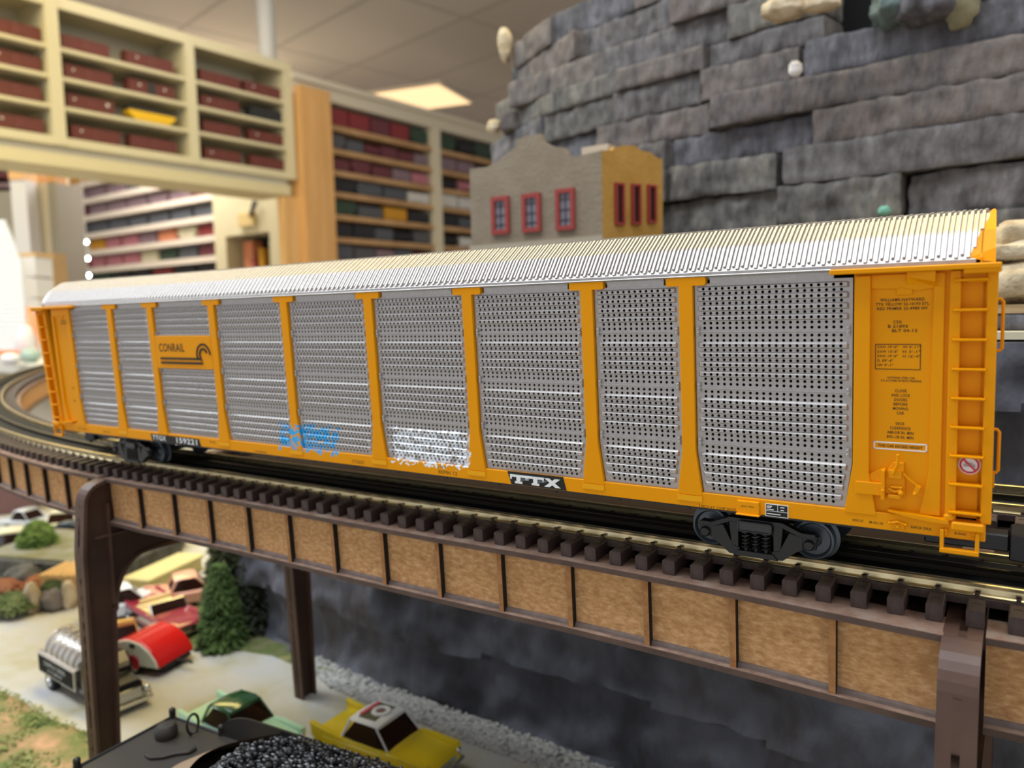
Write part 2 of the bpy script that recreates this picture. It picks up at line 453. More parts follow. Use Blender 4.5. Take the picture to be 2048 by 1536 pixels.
# ends of the car --------------------------------------------------------
def car_end(sgn):
    """sgn=+1 near end at x=0, -1 far end at x=L0; builds in mirrored x"""
    def X(x): return x if sgn > 0 else L0 - x
    def bx(mb, x0, x1, *r): a, c = X(x0), X(x1); return mb.box(min(a, c), max(a, c), *r)
    def pr(mb, poly, y0, y1): return mb.prism([(X(px), pz) for px, pz in poly], y0, y1)
    b = MB(); pr(b, [(-.0383, .1045), (-.0336, .1045), (-.0336, .0395), (-.0312, .0251), (-.0412, .0251), (-.0386, .0420)], -.0003, .0025)
    b.build('corner_post', M_YEL, car, bevel=.00015)
    b = MB(); bx(b, -.0388, -.011, .0018, .004, .025, .1068); b.build('end_plate', M_YEL, car)
    b = MB(); pr(b, [(-.0156, .1005), (-.0126, .1005), (-.0126, .0270), (-.0186, .0270), (-.0160, .0410)], .0006, .0030)
    pr(b, [(-.0336, .1046), (-.0126, .1046), (-.0126, .1000), (-.0160, .1000), (-.0200, .0992), (-.0252, .1005), (-.0252, .1000), (-.0336, .1003)], .0008, .0030)
    b.build('door_frame', M_YEL, car, bevel=.00015)
    b = MB(); bx(b, -.0263, -.0216, .0012, .003, .0979, .1012); b.build('hatch', M_YEL, car, bevel=.0002)
    b = MB(); bx(b, -.0112, -.0006, .0030, .006, .0268, .1046); lp = b
    lpl = b.build('ladder_plate', M_YEL, car)
    if sgn < 0:
        for v in lpl.data.vertices: v.co.x -= max(0, v.co.z - .03) * .07
    b = MB(); bx(b, -.0112, -.0082, .0, .0032, .0262, .1050); bx(b, -.0014, .0014, -.0002, .0032, .0262, .1050)
    pr(b, [(-.0112, .1050), (-.0082, .1030), (-.0062, .1012), (-.0014, .1012), (-.0014, .1050)], .0008, .0030)
    lad = b.build('ladder', M_YEL, car, bevel=.0002)
    for k in range(9):
        z = .0293 + k * .0091
        b = MB(); b.tube([(X(-.0100), .0008, z), (X(-.0100), -.0014, z), (X(-.0012), -.0014, z), (X(-.0012), .0008, z)], .00045, 8)
        b.box(min(X(-.0094), X(-.0018)), max(X(-.0094), X(-.0018)), -.0012, .0028, z - .0004, z + .0002)
        b.build('rung', M_YEL, lad, smooth=True)
    if sgn < 0:
        # the far ladder stands slightly bent away from the body
        for v in lad.data.vertices: v.co.x -= max(0, v.co.z - .03) * .07
        for ch in lad.children:
            for v in ch.data.vertices: v.co.x -= max(0, v.co.z - .03) * .07
    # top rail
    b = MB(); n = 7
    xs = [-.0455, -.0345, -.0225, -.011, .0022]
    x0, x1 = X(-.0455), X(.0022 if sgn > 0 else .0065)
    b.box(min(x0, x1), max(x0, x1), -.0035, .002, .1053, .1070)
    x0, x1 = X(-.0075), X(.0022 if sgn > 0 else .0065); b.box(min(x0, x1), max(x0, x1), -.0030, .002, .1040, .1056)
    b.build('top_rail', M_YEL, car, bevel=.0003)
    if sgn > 0:
        b = MB()
        b.loft([[(-.0236, .0014, .1000), (-.0236, .0014, .1052), (-.0150, .0014, .1052), (-.0150, .0014, .1000)], [(-.0230, -.0006, .1036), (-.0230, -.0006, .1052), (-.0150, -.0022, .1052), (-.0150, -.0022, .1020)]])
        b.build('rail_bracket', M_YEL, car)
    # block under ladder, curved shelf, stirrup
    b = MB(); bx(b, -.0092, -.0003, -.0022, .002, .0236, .0264); bx(b, -.0115, -.0085, -.0012, .002, .0262, .0283); b.build('ladder_foot', M_YEL, car, bevel=.0005)
    b = MB(); up = []; lw = []
    for k in range(13):
        t = k / 12; x = -.0275 + t * .0175
        up.append((X(x), .0277 - .0012 * t)); lw.append((X(x), .0273 - .0020 * math.sin(t * math.pi * .55)))
    b.prism(up + lw[::-1], -.0016, .002); b.build('step_shelf', M_YEL, car, smooth=True, autos=30)
    b = MB(); r = .0006
    bx(b, -.0123, -.0112, -.0018, -.0004, .0160, .0234); bx(b, -.0026, -.0015, -.0018, -.0004, .0160, .0234); bx(b, -.0123, -.0015, -.0022, -.0002, .0160, .0174)
    for xx in (-.0112, -.0036): bx(b, xx, xx + .0010, -.0010, .001, .0212, .0236)
    for xx, zz in ((-.0107, .0218), (-.0107, .0231), (-.0031, .0218), (-.0031, .0231)): b.ball((X(xx), -.0011, zz), .0004, 8, 6)
    b.build('stirrup_step', M_YEL, car, bevel=.0002)
    b = MB(); bx(b, -.0026, -.0018, .003, .067, .0204, .1068)
    for k in range(6): bx(b, -.0018, -.0012, .004, .066, .03 + k * .0125, .0312 + k * .0125)
    b.build('end_door', M_YEL, car)
    # gable filling between the roof sheet and the end door
    b = MB(); ps = [prof_at(t / 3) for t in range(10)]; ps = ps + [(.07 - y, z) for y, z in ps[::-1][1:]]
    ra = []; rb = []
    for i, (y, z) in enumerate(ps):
        t = min(i, len(ps) - 1 - i) / 3
        ra.append((X(xend(t) - .0008), y, z + .0004)); rb.append((X(.0006 - .05 * y), y, z + .0004 if t > .01 else .1070))
    b.loft([ra, rb], close=False)
    b.prism([(.0006, .1068)] + [(y, z + .0004) for y, z in ps] + [(.0694, .1068)], X(-.0034), X(-.0029), 'x')
    b.build('gable', M_YEL if sgn > 0 else M_SILV, car)
    # grab irons on the end
    if sgn > 0:
        for z0, z1 in ((.0795, .0955), (.0405, .0545)):
            b = MB(); b.tube([(.0, .010, z1), (.0020, .010, z1), (.0026, .010, z1 - .0008), (.0026, .010, z0 + .0008), (.0020, .010, z0), (.0, .010, z0)], .0005, 8)
            b.build('grab_iron', M_YEL, car, smooth=True)
    # coupler
    b = MB(); b.box(min(X(-.02), X(.006)), max(X(-.02), X(.006)), .0315, .0385, .0075, .0135)
    b.prism([(X(.006), .029), (X(.014), .027), (X(.019), .030), (X(.0195), .034), (X(.0155), .0345), (X(.0145), .038), (X(.018), .0405), (X(.015), .044), (X(.006), .041)], .0055, .0150, 'z')
    b.cyl((X(.012), .030, .0035), (X(.012), .030, .0175), .0016)
    b.build('coupler', M_DARK, car, bevel=.0005)
car_end(1); car_end(-1)
# brake gear on the near corner
b = MB()
b.prism([(-.0376, .0322), (-.0376, .0364), (-.0295, .0364), (-.0295, .0322)], -.0008, .002)
b.box(-.0296, -.0285, -.0022, .002, .0312, .0412)
b.prism([(-.0376, .0364), (-.0296, .0412), (-.0296, .0364)], .0004, .002)
b.prism([(-.0285, .0405), (-.0263, .0436), (-.0232, .0436), (-.0226, .0325), (-.0285, .0330)], .0002, .002)
b.box(-.0276, -.0236, -.0008, .001, .0384, .0412); b.box(-.0270, -.0234, -.0010, .001, .0352, .0358); b.box(-.0276, -.0236, -.0014, .001, .0318, .0330)
b.tube([(-.0276, -.0006, .0348), (-.0254, -.0008, .0340), (-.0236, -.0006, .0350)], .0004); b.ball((-.0238, -.0012, .0338), .0009, 10, 8); b.ball((-.0290, -.002, .0343), .0006, 8, 6)
b.tube([(-.0262, -.0006, .0400), (-.0250, -.0012, .0430), (-.0247, -.0012, .0460)], .0005); b.ball((-.0247, -.0012, .0463), .0006, 8, 6)
b.tube([(-.0232, -.0006, .0404), (-.0215, -.0008, .0386), (-.0190, -.0008, .0366)], .00035); b.prism([(-.0194, .0368), (-.0180, .0364), (-.0190, .0336), (-.0204, .0338)], -.0012, .001); b.ball((-.0197, -.0012, .0340), .0007, 8, 6)
b.build('brake_gear', M_YEL, car, bevel=.00015)
b = MB(); b.box(-.0266, -.0226, -.0007, .001, .0214, .0232); b.tube([(-.0270, -.0008, .0232), (-.0246, -.001, .0240), (-.0222, -.0008, .0232)], .0004); b.ball((-.0246, -.001, .0222), .0005, 8, 6); b.ball((-.0270, -.001, .0233), .0005, 8, 6); b.ball((-.0222, -.001, .0233), .0005, 8, 6)
b.build('uncoupling_bracket', M_YEL, car, bevel=.0001)

# lettering ----------------------------------------------------------
Y1 = .00175
b = MB(); cx = -.0246
def ctext(s_, z, w, h, y=Y1, cxx=cx, bold=.022): put_text(b, s_, cxx - w / 2, z, w, h, y, bold)
ctext('WILLIAMS-HAYWARD', .0960, .0128, .0010); ctext('TTX YELLOW 52-10193 ETL', .0946, .0154, .0010); ctext('RED PRIMER 22-4980 NV', .0932, .0146, .0010)
ctext('CSX', .0889, .0026, .0010, cxx=-.0258); ctext('B 21895', .0875, .0058, .0010, cxx=-.0257); ctext('BLT 04-13', .0861, .0072, .0010, cxx=-.0238)
for k, (l_, r_) in enumerate((("EXH 19'-0\"", "W 4'-11\""), ("EXW 10'-8\"", "H 3'-1\""), ("EXH 19'-0\"", "H 16'-4\""), ("IL 89'-4\"", None), ("IW 9'-1\"", None))):
    z = .0809 - k * .00148
    put_text(b, l_, -.0316, z, .0060 if k < 3 else .0046, .00088, Y1, .016)
    if r_: put_text(b, r_, -.0242, z, .0050, .00088, Y1, .016)
ctext('NATIONAL STEEL CAR', .0710, .0080, .0007); ctext('U.S. & OTHER PATENTS PENDING', .0700, .0118, .0007)
for k, (t_, w_) in enumerate((('CLOSE', .0034), ('AND LOCK', .0056), ('DOORS', .0038), ('BEFORE', .0041), ('MOVING', .0045), ('CAR', .0022))): ctext(t_, .0666 - k * .00146, w_, .00098, bold=.02)
for k, (t_, w_) in enumerate((('DECK', .0026), ('CLEARANCE', .0060), ('A88-3/8 IN. MIN', .0078), ('B95-1/8 IN. MIN', .0078))): ctext(t_, .0558 - k * .00150, w_, .00098, bold=.02)
ctext('THIS CAR EXCESS HEIGHT', .0482, .0132, .0009, bold=.03)
b.build('stencil_lettering', M_INK, car)
b = MB(); x0, x1, z0, z1, t = -.0323, -.0190, .0740, .0823, .00022
for r in ((x0, x1, z0, z0 + t), (x0, x1, z1 - t, z1), (x0, x0 + t, z0, z1), (x1 - t, x1, z0, z1)): b.box(r[0], r[1], Y1 - .00005, Y1 + .0003, r[2], r[3])
b.build('data_box', M_INK, car)
b = MB(); x0, x1, z0, z1, t = -.0325, -.0167, .0474, .0500, .0004
for r in ((x0, x1, z0, z0 + t), (x0, x1, z1 - t, z1), (x0, x0 + t, z0, z1), (x1 - t, x1, z0, z1)): b.box(r[0], r[1], Y1 - .00005, Y1 + .0003, r[2], r[3])
b.build('warning_border', M_WHITE, car)
YS = -.00006
def one(s_, *a):
    b = MB(); put_text(b, s_, *a) if len(a) > 5 else put_text(b, s_, *a, .02); b.build('stencil', M_INK, car)
one('EOC-27', -.0385, .0222, .0034, .0008, YS); one('M-921-D', -.0333, .0221, .0042, .0008, YS); one('E69C8 CPLR', -.0208, .0221, .0060, .00085, YS)
one('B-END', -.0083, .0218, .0032, .0007, YS)
one('2 INCH H.F. COMP SHOES', -.0926, .0205, .0142, .0011, YS, .0); one('JACK HERE', -.0763, .0228, .0048, .0008, -.00126, .0)
one('L 89-4', -.2182, .0243, .0044, .0009, YS); one('BSMH 12', -.2180, .0215, .0108, .0017, YS, .0)
one('CAPY 93100 LD LMT', -.274, .0226, .0085, .0006, YS); one('LT WT 112900 03-13', -.274, .0216, .0085, .0006, YS)
one('CONRAIL', -.349, .0212, .010, .0008, YS); one('TTX', -.390, .0235, .006, .0009, YS)
one('WILLIAMS-HAYWARD', -.5442, .0962, .0085, .0010, .0017); one('RED PRIMER', -.5442, .0945, .0085, .0010, .0017)
one('CLOSE', -.5405, .050, .009, .0012, .0017); one('DOORS', -.5405, .041, .009, .0012, .0017)
one('EOC-27  M-921-D', -.536, .0222, .013, .0010, YS); one('E69C8 CPLR', -.504, .0222, .008, .0009, YS)
# yellow name board
b = MB(); b.prism([(-.4330, .0668), (-.4330, .0855), (-.4322, .0863), (-.3798, .0863), (-.3786, .0855), (-.3786, .0676), (-.3794, .0668)], -.0002, .002)
board = b.build('name_board', M_YEL, car, bevel=.0002)
b = MB(); put_text(b, 'CONRAIL', -.4292, .0768, .0252, .0050, -.0003, .012)
b.prism([(-.4285, .0722), (-.4285, .0734), (-.3900, .0734), (-.3888, .0722)], -.0006, -.0003); b.prism([(-.4285, .0696), (-.4285, .0708), (-.3870, .0708), (-.3884, .0696)], -.0006, -.0003)
def arcband(cx_, cz_, r0, r1, a0, a1):
    n = 20; P = []
    for k in range(n + 1):
        t = math.radians(a0 + (a1 - a0) * k / n); P.append((cx_ + r1 * math.cos(t), cz_ + r1 * math.sin(t)))
    for k in range(n, -1, -1):
        t = math.radians(a0 + (a1 - a0) * k / n); P.append((cx_ + r0 * math.cos(t), cz_ + r0 * math.sin(t)))
    for k in range(n):
        b.prism([P[k], P[k + 1], P[2 * n - k], P[2 * n + 1 - k]], -.0006, -.0003)
arcband(-.3862, .0752, .0056, .0067, 0, 186); arcband(-.3862, .0752, .0028, .0040, 20, 190)
b.prism([(-.3928, .0748), (-.3917, .0748), (-.3906, .0722), (-.3925, .0734)], -.0006, -.0003)
b.prism([(-.3902, .0748), (-.3890, .0748), (-.3876, .0712), (-.3895, .0722)], -.0006, -.0003)
b.build('name_lettering', M_BLACKINK, board)
# black sill herald
b = MB(); b.prism([(-.1792, .0262), (-.1774, .0206), (-.1498, .0206), (-.1512, .0262)], -.00012, .0005); her = b.build('herald_panel', M_BLACKINK, car)
b = MB()
def T(x, w):
    b.prism([(x, .0251), (x + w, .0251), (x + w, .0231), (x + w - .0008, .0231), (x + w - .0008, .0241), (x + w * .62, .0241), (x + w * .62, .0222), (x + w * .72, .0222), (x + w * .72, .0213), (x + w * .28, .0213), (x + w * .28, .0222), (x + w * .38, .0222), (x + w * .38, .0241), (x + .0008, .0241), (x + .0008, .0231), (x, .0231)], -.0003, -.0001)
T(-.1778, .0086); T(-.1692, .0086)
put_text(b, 'X', -.1606, .0213, .0082, .0038, -.0003, .09)
b.build('herald_lettering', M_WHITE, her)
b = MB()
for x0 in (-.1728, -.1640):
    for k in range(9):
        x = x0 + k * .00052; b.prism([(x, .0224 + .0001 * k), (x + .00025, .0224 + .0001 * k), (x + .0011, .0240), (x + .00085, .0240)], -.00034, -.0003)
b.build('herald_shading', mat('grey_ink', (120, 128, 135), .5), her)
b = MB(); b.prism([(-.4494, .0249), (-.4480, .0204), (-.3980, .0204), (-.3996, .0249)], -.00012, .0005); rp = b.build('reporting_panel', M_BLACKINK, car)
b = MB(); put_text(b, 'TTGX', -.4465, .0214, .0142, .0030, -.0006, .02); put_text(b, '159221', -.4215, .0211, .0205, .0034, -.0006, .02); b.build('reporting_marks', M_WHITE, rp)
b = MB(); b.box(-.0677, -.0597, -.00015, .0004, .0203, .0250); pl = b.build('data_placard', M_WHITE, car)
b = MB()
for r in ((-.0674, -.0635, .0225, .0247), (-.0632, -.0600, .0225, .0247), (-.0674, -.0600, .0206, .0222)): b.box(r[0], r[1], -.0003, -.0001, r[2], r[3])
b.build('placard_fields', M_BLACKINK, pl)
b = MB()
for x, z, w_ in ((-.0671, .0240, .0018), (-.0671, .0235, .0014), (-.0671, .0228, .0024), (-.0624, .0239, .0014), (-.0623, .0229, .0012), (-.0671, .0212, .0048)): b.box(x, x + w_, -.0004, -.0003, z, z + .00028)
b.build('placard_lines', M_WHITE, pl)
# round prohibition sticker
c0 = (-.0049, .0441); b = MB(); b.lathe([(0.00001, 0), (.0031, 0), (.0031, .0003)], (c0[0], .0027, c0[1]), 'y', 32); st = b.build('warning_sticker', M_WHITE, car)
b = MB(); b.lathe([(.0022, -.0001), (.00275, -.0001)], (c0[0], .0026, c0[1]), 'y', 32)
b.add([(c0[0] - .0018, .0025, c0[1] + .0014), (c0[0] - .0014, .0025, c0[1] + .0018), (c0[0] + .0018, .0025, c0[1] - .0014), (c0[0] + .0014, .0025, c0[1] - .0018)], [(0, 1, 2, 3)])
b.build('prohibition_ring', M_RED, st)
b = MB(); b.prism([(c0[0] - .0017, c0[1] - .0006), (c0[0] - .0015, c0[1] + .0002), (c0[0] - .0006, c0[1] + .0009), (c0[0] + .0006, c0[1] + .0007), (c0[0] + .0017, c0[1] - .0001), (c0[0] + .0015, c0[1] - .0007)], .00255, .00258)
b.build('sticker_picture', mat('sticker_grey', (170, 168, 172), .6), st)

# trucks ----------------------------------------------------------------
def truck(xc, visible=True):
    t = MB(); t.box(xc - .006, xc + .006, .014, .056, .008, .0135); t.cyl((xc, .035, .012), (xc, .035, .0190), .006)
    tr = t.build('truck', M_DARK, car)
    for yc, s in ((.0, 1), (.07, -1)):
        def yy(a): return yc + s * a
        b = MB(); R = []
        def ex(poly, y0, y1): b.prism([(xc + p[0], p[1]) for p in poly], yy(y0), yy(y1))
        half = [(-.0245, .0112), (-.0245, .0050), (-.0215, .0036), (-.0168, .0042), (-.0150, .0058), (-.0110, .0022), (-.0070, .0008)]
        poly = half + [(-x, z) for x, z in half[::-1]] + [(.0215, .0124), (.0165, .0122), (.0100, .0150), (-.0100, .0150), (-.0165, .0122), (-.0215, .0124)]
        # frame as bars so that the windows stay open
        ex([(-.0226, .0104), (-.0210, .0120), (-.0165, .0118), (-.0100, .0146), (.0100, .0146), (.0165, .0118), (.0210, .0120), (.0226, .0104), (.0215, .0097), (.0165, .0098), (.0095, .0128), (-.0095, .0128), (-.0165, .0098), (-.0215, .0097)], .0110, .0140)
        for sg in (-1, 1):
            ex([(sg * .0172, .0098), (sg * .0172, .0052), (sg * .0150, .0040), (sg * .0100, .0000), (sg * .0060, -.0002), (sg * .0060, .0028), (sg * .0088, .0036), (sg * .0125, .0112)], .0110, .0140)
            ex([(sg * .0174, .0056), (sg * .0166, .0100), (sg * .0220, .0104), (sg * .0217, .0056)], .0112, .0140)
            ex([(sg * .0102, .0132), (sg * .0066, .0132), (sg * .0066, .0020), (sg * .0092, .0030)], .0112, .0140)
            xw = xc + sg * .0195
            b.lathe([(.0001, -.0006), (.0015, -.0006), (.0020, .0000), (.0020, .002)], (xw, yy(.0104) if s > 0 else yy(.0104), .0075), 'y', 16)
            b.box(xw - .0022, xw + .0022, min(yy(.0106), yy(.0114)), max(yy(.0106), yy(.0114)), .0104, .0118)
            for q in (-1, 1): b.ball((xw + q * .0011, yy(.0100), .0080), .0003, 6, 4)
        ex([(-.0085, -.0002), (.0085, -.0002), (.0066, .0020), (-.0066, .0020)], .0104, .0140)
        sf = b.build('side_frame', M_DARK, tr, bevel=.0003)
        b = MB(); z0, z1 = .0100, .0136
        rim = [(-.0056, z0), (.0056, z0), (.0062, z0 + .0006), (.0062, z1 - .0004), (.0056, z1), (-.0056, z1), (-.0062, z1 - .0004), (-.0062, z0 + .0006)]
        b.tube([(xc + p[0], yy(.0098), p[1]) for p in rim + rim[:2]], .00032); b.box(xc - .0060, xc + .0060, min(yy(.0100), yy(.013)), max(yy(.0100), yy(.013)), z0, z1)
        b.build('bolster_end', M_BOLST, tr)
        for k in (-1, 0, 1):
            b = MB(); P = []
            for j in range(61):
                a = j / 60 * 2 * math.pi * 5; P.append((xc + k * .0038 + .0014 * math.cos(a), yy(.0118) + .0014 * math.sin(a), .0024 + .0074 * j / 60))
            b.tube(P, .00045, 6); b.cyl((xc + k * .0038, yy(.0118), .002), (xc + k * .0038, yy(.0118), .0098), .0008)
            b.build('spring', M_DARK, tr, smooth=True)
    M_WH = M_WHEEL
    for sg in (-1, 1):
        xw = xc + sg * .0195
        b = MB(); b.cyl((xw, .016, .0075), (xw, .054, .0075), .0016)
        for yc, s in ((.0172, 1), (.0528, -1)):
            b.lathe([(.0001, .0006 * s), (.0022, .0002 * s), (.0030, .0012 * s), (.0058, .0014 * s), (.0066, .0 * s), (.0074, .0002 * s), (.0075, .0038 * s), (.0088, .0042 * s), (.0088, .0050 * s), (.0001, .0052 * s)], (xw, yc, .0075), 'y', 48)
        b.build('wheelset', M_WH, tr, smooth=True)
M_WHEEL = mat('blackened_wheel', (84, 90, 96), .36, .6)
M_BOLST = mat('highlit_black_casting', (58, 58, 60), .35)  # highlight on the bolster rim put in as a lighter colour
truck(-.0747); truck(-.567 + .0747)
# ---------------------------------------------------------------- track path (car frame)
X0C, RC = -.49, 1.37
def path(s, off=0.0, yc=.035):
    """s from x=+.12 towards -x; off>0 moves to the viewer's side (outer side of the curve). returns point and heading"""
    xs = .12 - s
    if xs >= X0C: return np.array([xs, yc - off]), 0.0
    th = (X0C - xs) / RC
    return np.array([X0C - (RC + off) * math.sin(th), .035 + RC - (RC + off) * math.cos(th) + (yc - .035)]), th
STR = .12 - X0C
def sweep(mb, prof_, s0, s1, step, off=0., mi=0, yc=.035, offf=None, caps=True):
    """prof_: (u, z) with u>0 to the viewer's side"""
    n = max(1, int(round((s1 - s0) / step))); rings = []
    for k in range(n + 1):
        s = s0 + (s1 - s0) * k / n; o = off + (offf(s) if offf else 0)
        ring = []
        for u, z in prof_:
            p, th = path(s, o + u, yc); ring.append((p[0], p[1], z))
        rings.append(ring)
    mb.loft(rings, mi, caps=caps)
S_END = STR + RC * 1.35
railp = [(-.0016, -.0044), (.0016, -.0044), (.0016, -.0040), (.0006, -.0034), (.0004, -.0016), (.0010, -.0012), (.0011, -.0002), (.0008, 0), (-.0008, 0), (-.0011, -.0002), (-.0010, -.0012), (-.0004, -.0016), (-.0006, -.0034), (-.0016, -.0040)]
def make_track(label, yc, s1, group=None, nt=100, tie_s1=None, s_first=0.0):
    tr = thing('railway_track', label, 'model railway track', (-.2, yc, -.0103), CF)
    for off, m_ in ((.0162, M_RAIL), (0, M_CRAIL), (-.0162, M_RAIL)):
        b = MB(); sweep(b, railp, s_first, min(s1, STR), .08, off, yc=yc)
        if s1 > STR: sweep(b, railp, STR, s1, .03, off, yc=yc)
        b.build('rail', m_, tr, smooth=True, autos=50)
    b = MB(); sweep(b, [(-.0140, -.0046), (.0140, -.0046), (.0140, -.0030), (.0022, -.0030), (.0018, -.0034), (-.0018, -.0034), (-.0022, -.0030), (-.0140, -.0030)], s_first, s1, .03, yc=yc)
    b.build('roadbed_strip', M_ROADBED, tr)
    b = MB(); sweep(b, [(.0140, -.0072), (.0192, -.0072), (.0192, -.0046), (.0140, -.0046)], s_first, s1, .03, yc=yc); sweep(b, [(-.0192, -.0072), (-.0140, -.0072), (-.0140, -.0046), (-.0192, -.0046)], s_first, s1, .03, yc=yc)
    b.build('tie_web', M_TIE, tr)
    # one tie, copied
    t = MB(); hl, hwid = .0304, .0026
    c = .0003
    for sg in (1, -1):
        pass
    t.prism([(-hwid, -.0100), (-hwid + .0003, -.0103), (hwid - .0003, -.0103), (hwid, -.0100), (hwid, -.0050), (hwid - .0005, -.0045), (-hwid + .0005, -.0045), (-hwid, -.0050)], -hl, hl, 'y')
    for y in (.0162, -.0162):
        t.box(-.0019, .0019, y - .0034, y + .0034, -.0045, -.0041)
        for o in (-.0021, .0021):
            t.cyl((0, y + o, -.0044), (0, y + o, -.0026), .0007, n=8); t.cyl((0, y + o, -.0030), (0, y + o, -.0026), .0010, n=8)
    for sg in (1, -1): t.box(-.0013, .0013, sg * .0225 - .0016, sg * .0225 + .0016, -.0045, -.0043)
    V = np.array(t.v)
    def placed(s):
        p, th = path(s, 0, yc); c_, s_ = math.cos(th), math.sin(th)
        # heading: local x along track
        R_ = np.array([[c_, -s_, 0], [s_, c_, 0], [0, 0, 1]]); R_ = np.array([[c_, s_, 0], [-s_, c_, 0], [0, 0, 1]]) if False else R_
        return p, th
    base, fr = INFO[tr.name]
    proto = None; s = s_first + .0055; k = 0; rest = MB(); tie_s1 = tie_s1 or s1
    me0 = None
    while s < tie_s1:
        p, th = path(s, 0, yc)
        if k < nt:
            if proto is None:
                o = MB(); o.v = t.v; o.f = t.f; o.m = t.m
                # mesh about its own origin
                me = bpy.data.meshes.new('tie'); me.from_pydata(t.v, [], t.f); me.materials.append(M_TIE)
                bm = bmesh.new(); bm.from_mesh(me); bmesh.ops.recalc_face_normals(bm, faces=bm.faces); bm.to_mesh(me); bm.free()
                proto = bpy.data.objects.new('tie', me); q = proto
            else: q = proto.copy()
            COL.objects.link(q); q.parent = tr
            q.location = (p[0] - base[0], p[1] - base[1], -base[2]); q.rotation_euler = (0, 0, -th)
        else:
            c_, s_ = math.cos(-th), math.sin(-th)
            rest.add([(p[0] + c_ * x - s_ * y, p[1] + s_ * x + c_ * y, z) for x, y, z in t.v], t.f)
        s += .01168; k += 1
    if rest.v: tag(rest.build('ties', M_TIE, tr), kind='stuff')
    return tr
M_CRAIL = mat('blackened_rail', (70, 64, 54), .35, .8)
M_ROADBED = mat('black_roadbed', (24, 25, 28), .7, spec=.15, bump=.00005, bscale=300)
make_track('near model railway track under the yellow autorack, curving away behind its far end', .035, S_END)
make_track('second model railway track running behind the yellow autorack, its rails seen right of the ladder', .1375, .565, nt=48)

# ---------------------------------------------------------------- plate girders
FE = [(.13, -.0003), (.012, -.0002), (.0, -.0010), (-.006, -.0045), (-.011, -.0050), (-.038, -.0036), (-.073, -.0014), (-.1, 0.), (-.15, .0012), (-.214, .0004), (-.28, .0006), (-.373, .0018), (-.407, .0014), (-.458, .0008), (-.495, -.0015), (-.52, -.003)]
def front_edge(x):
    for (xa, ya), (xb, yb) in zip(FE, FE[1:]):
        if xb <= x <= xa: return ya + (yb - ya) * (xa - x) / (xa - xb)
    return 0
GT, GB = -.0105, -.0432
M_DECK = mat('dark_deck_board', (40, 30, 25), .9, spec=.1)
def girder(label, s0, s1, outer=True, nst=36, first=.018, deck=True, offb=.0345, simple=False, phase=None):
    """s0..s1 along the path; front edge at offset offb from the centre line towards the viewer"""
    sg = 1 if outer else -1
    pm, th = path((s0 + s1) / 2, offb * sg)
    g = thing('bridge_girder', label, 'model bridge girder', (pm[0], pm[1], GB), CF)
    def offf(s):
        if not outer or s > STR - .0: return 0
        x = .12 - s; return (.035 - front_edge(x)) - offb
    def sw(name, m_, prof_, a=s0, c=s1, bevel=.0002, parent=g):
        b = MB(); sweep(b, [(offb * sg + u * sg, z) for u, z in prof_], a, c, .02, offf=offf); return b.build(name, m_, parent, bevel=0)
    sw('top_flange', M_DUSTYTOP, [(0, GT - .0023), (0, GT), (-.015, GT), (-.015, GT - .0023)])
    sw('flange_edge', M_BROWN, [(.0002, GT - .0024), (.0002, GT - .0002), (-.0002, GT - .0002), (-.0002, GT - .0024)])
    sw('web_plate', M_MDF, [(-.0040, GB + .0024), (-.0040, GT - .0023), (-.0062, GT - .0023), (-.0062, GB + .0024)])
    sw('bottom_flange', M_DUSTY, [(0, GB), (0, GB + .0024), (-.011, GB + .0024), (-.011, GB)])
    sw('bottom_edge', M_BROWN, [(.0002, GB - .0001), (.0002, GB + .0022), (-.0002, GB + .0022), (-.0002, GB - .0001)])
    sw('web_ledge', M_LEDGE, [(-.0024, GB + .0024), (-.0028, GB + .0036), (-.0041, GB + .0042), (-.0041, GB + .0024)])
    if outer: sw('deck_board', M_DECK, [(-.016, GT - .0040), (-.016, GT - .0006), (-.058, GT - .0006), (-.058, GT - .0040)])
    xs = []
    s = s0 + first
    while s < s1 - .006 and outer: xs.append(s); s += .0358
    for s in xs:
        b = MB()
        def P(sv, u, z):
            p, t_ = path(sv, offb * sg + offf(sv) + u * sg); return (p[0], p[1], z)
        for (a, c, u0, u1, mi) in ((-.0012, .0012, -.0042, -.0008, 0),):
            vs = [P(s + a, u0, z) for z in (GB + .0024, GT - .0023)] + [P(s + c, u0, z) for z in (GB + .0024, GT - .0023)] + [P(s + c, u1, z) for z in (GB + .0024, GT - .0023)] + [P(s + a, u1, z) for z in (GB + .0024, GT - .0023)]
            b.add(vs, [(0, 1, 3, 2), (2, 3, 5, 4), (4, 5, 7, 6), (6, 7, 1, 0), (0, 2, 4, 6), (1, 7, 5, 3)])
            b.m = [1, 1, 0, 1, 1, 1]
        b.build('stiffener', [M_MDF2, M_BURNT], g)
    return g
M_DUSTYTOP = mat('dusty_flange_top', (124, 98, 82), .85, var=[(104, 78, 64), (128, 100, 84), (140, 126, 112)], vscale=90, bump=.00008, bscale=900)
M_LEDGE = mat('grey_glue_bead', (104, 88, 80), .6, var=[(92, 78, 72), (118, 100, 92)], vscale=200, bump=.0001, bscale=800)
# s = .12 - x
girder('long brown edged hardboard girder under the yellow autorack, between the two bridge legs', .12 + .0105, .12 + .512, first=.0340)
girder('short hardboard girder at the right picture edge beyond the right bridge leg', -.02, .12 - .001, first=.03)
girder('curved hardboard girder at the left picture edge, left of the near left leg', .12 + .520, .12 + .985, first=.0155)
girder('far curved hardboard girder on the outside of the track bend', .12 + .99, S_END, first=.0155)
girder('inner curved hardboard girder seen inside the track bend left of the autorack', .12 + .70, S_END, outer=False, first=.02)

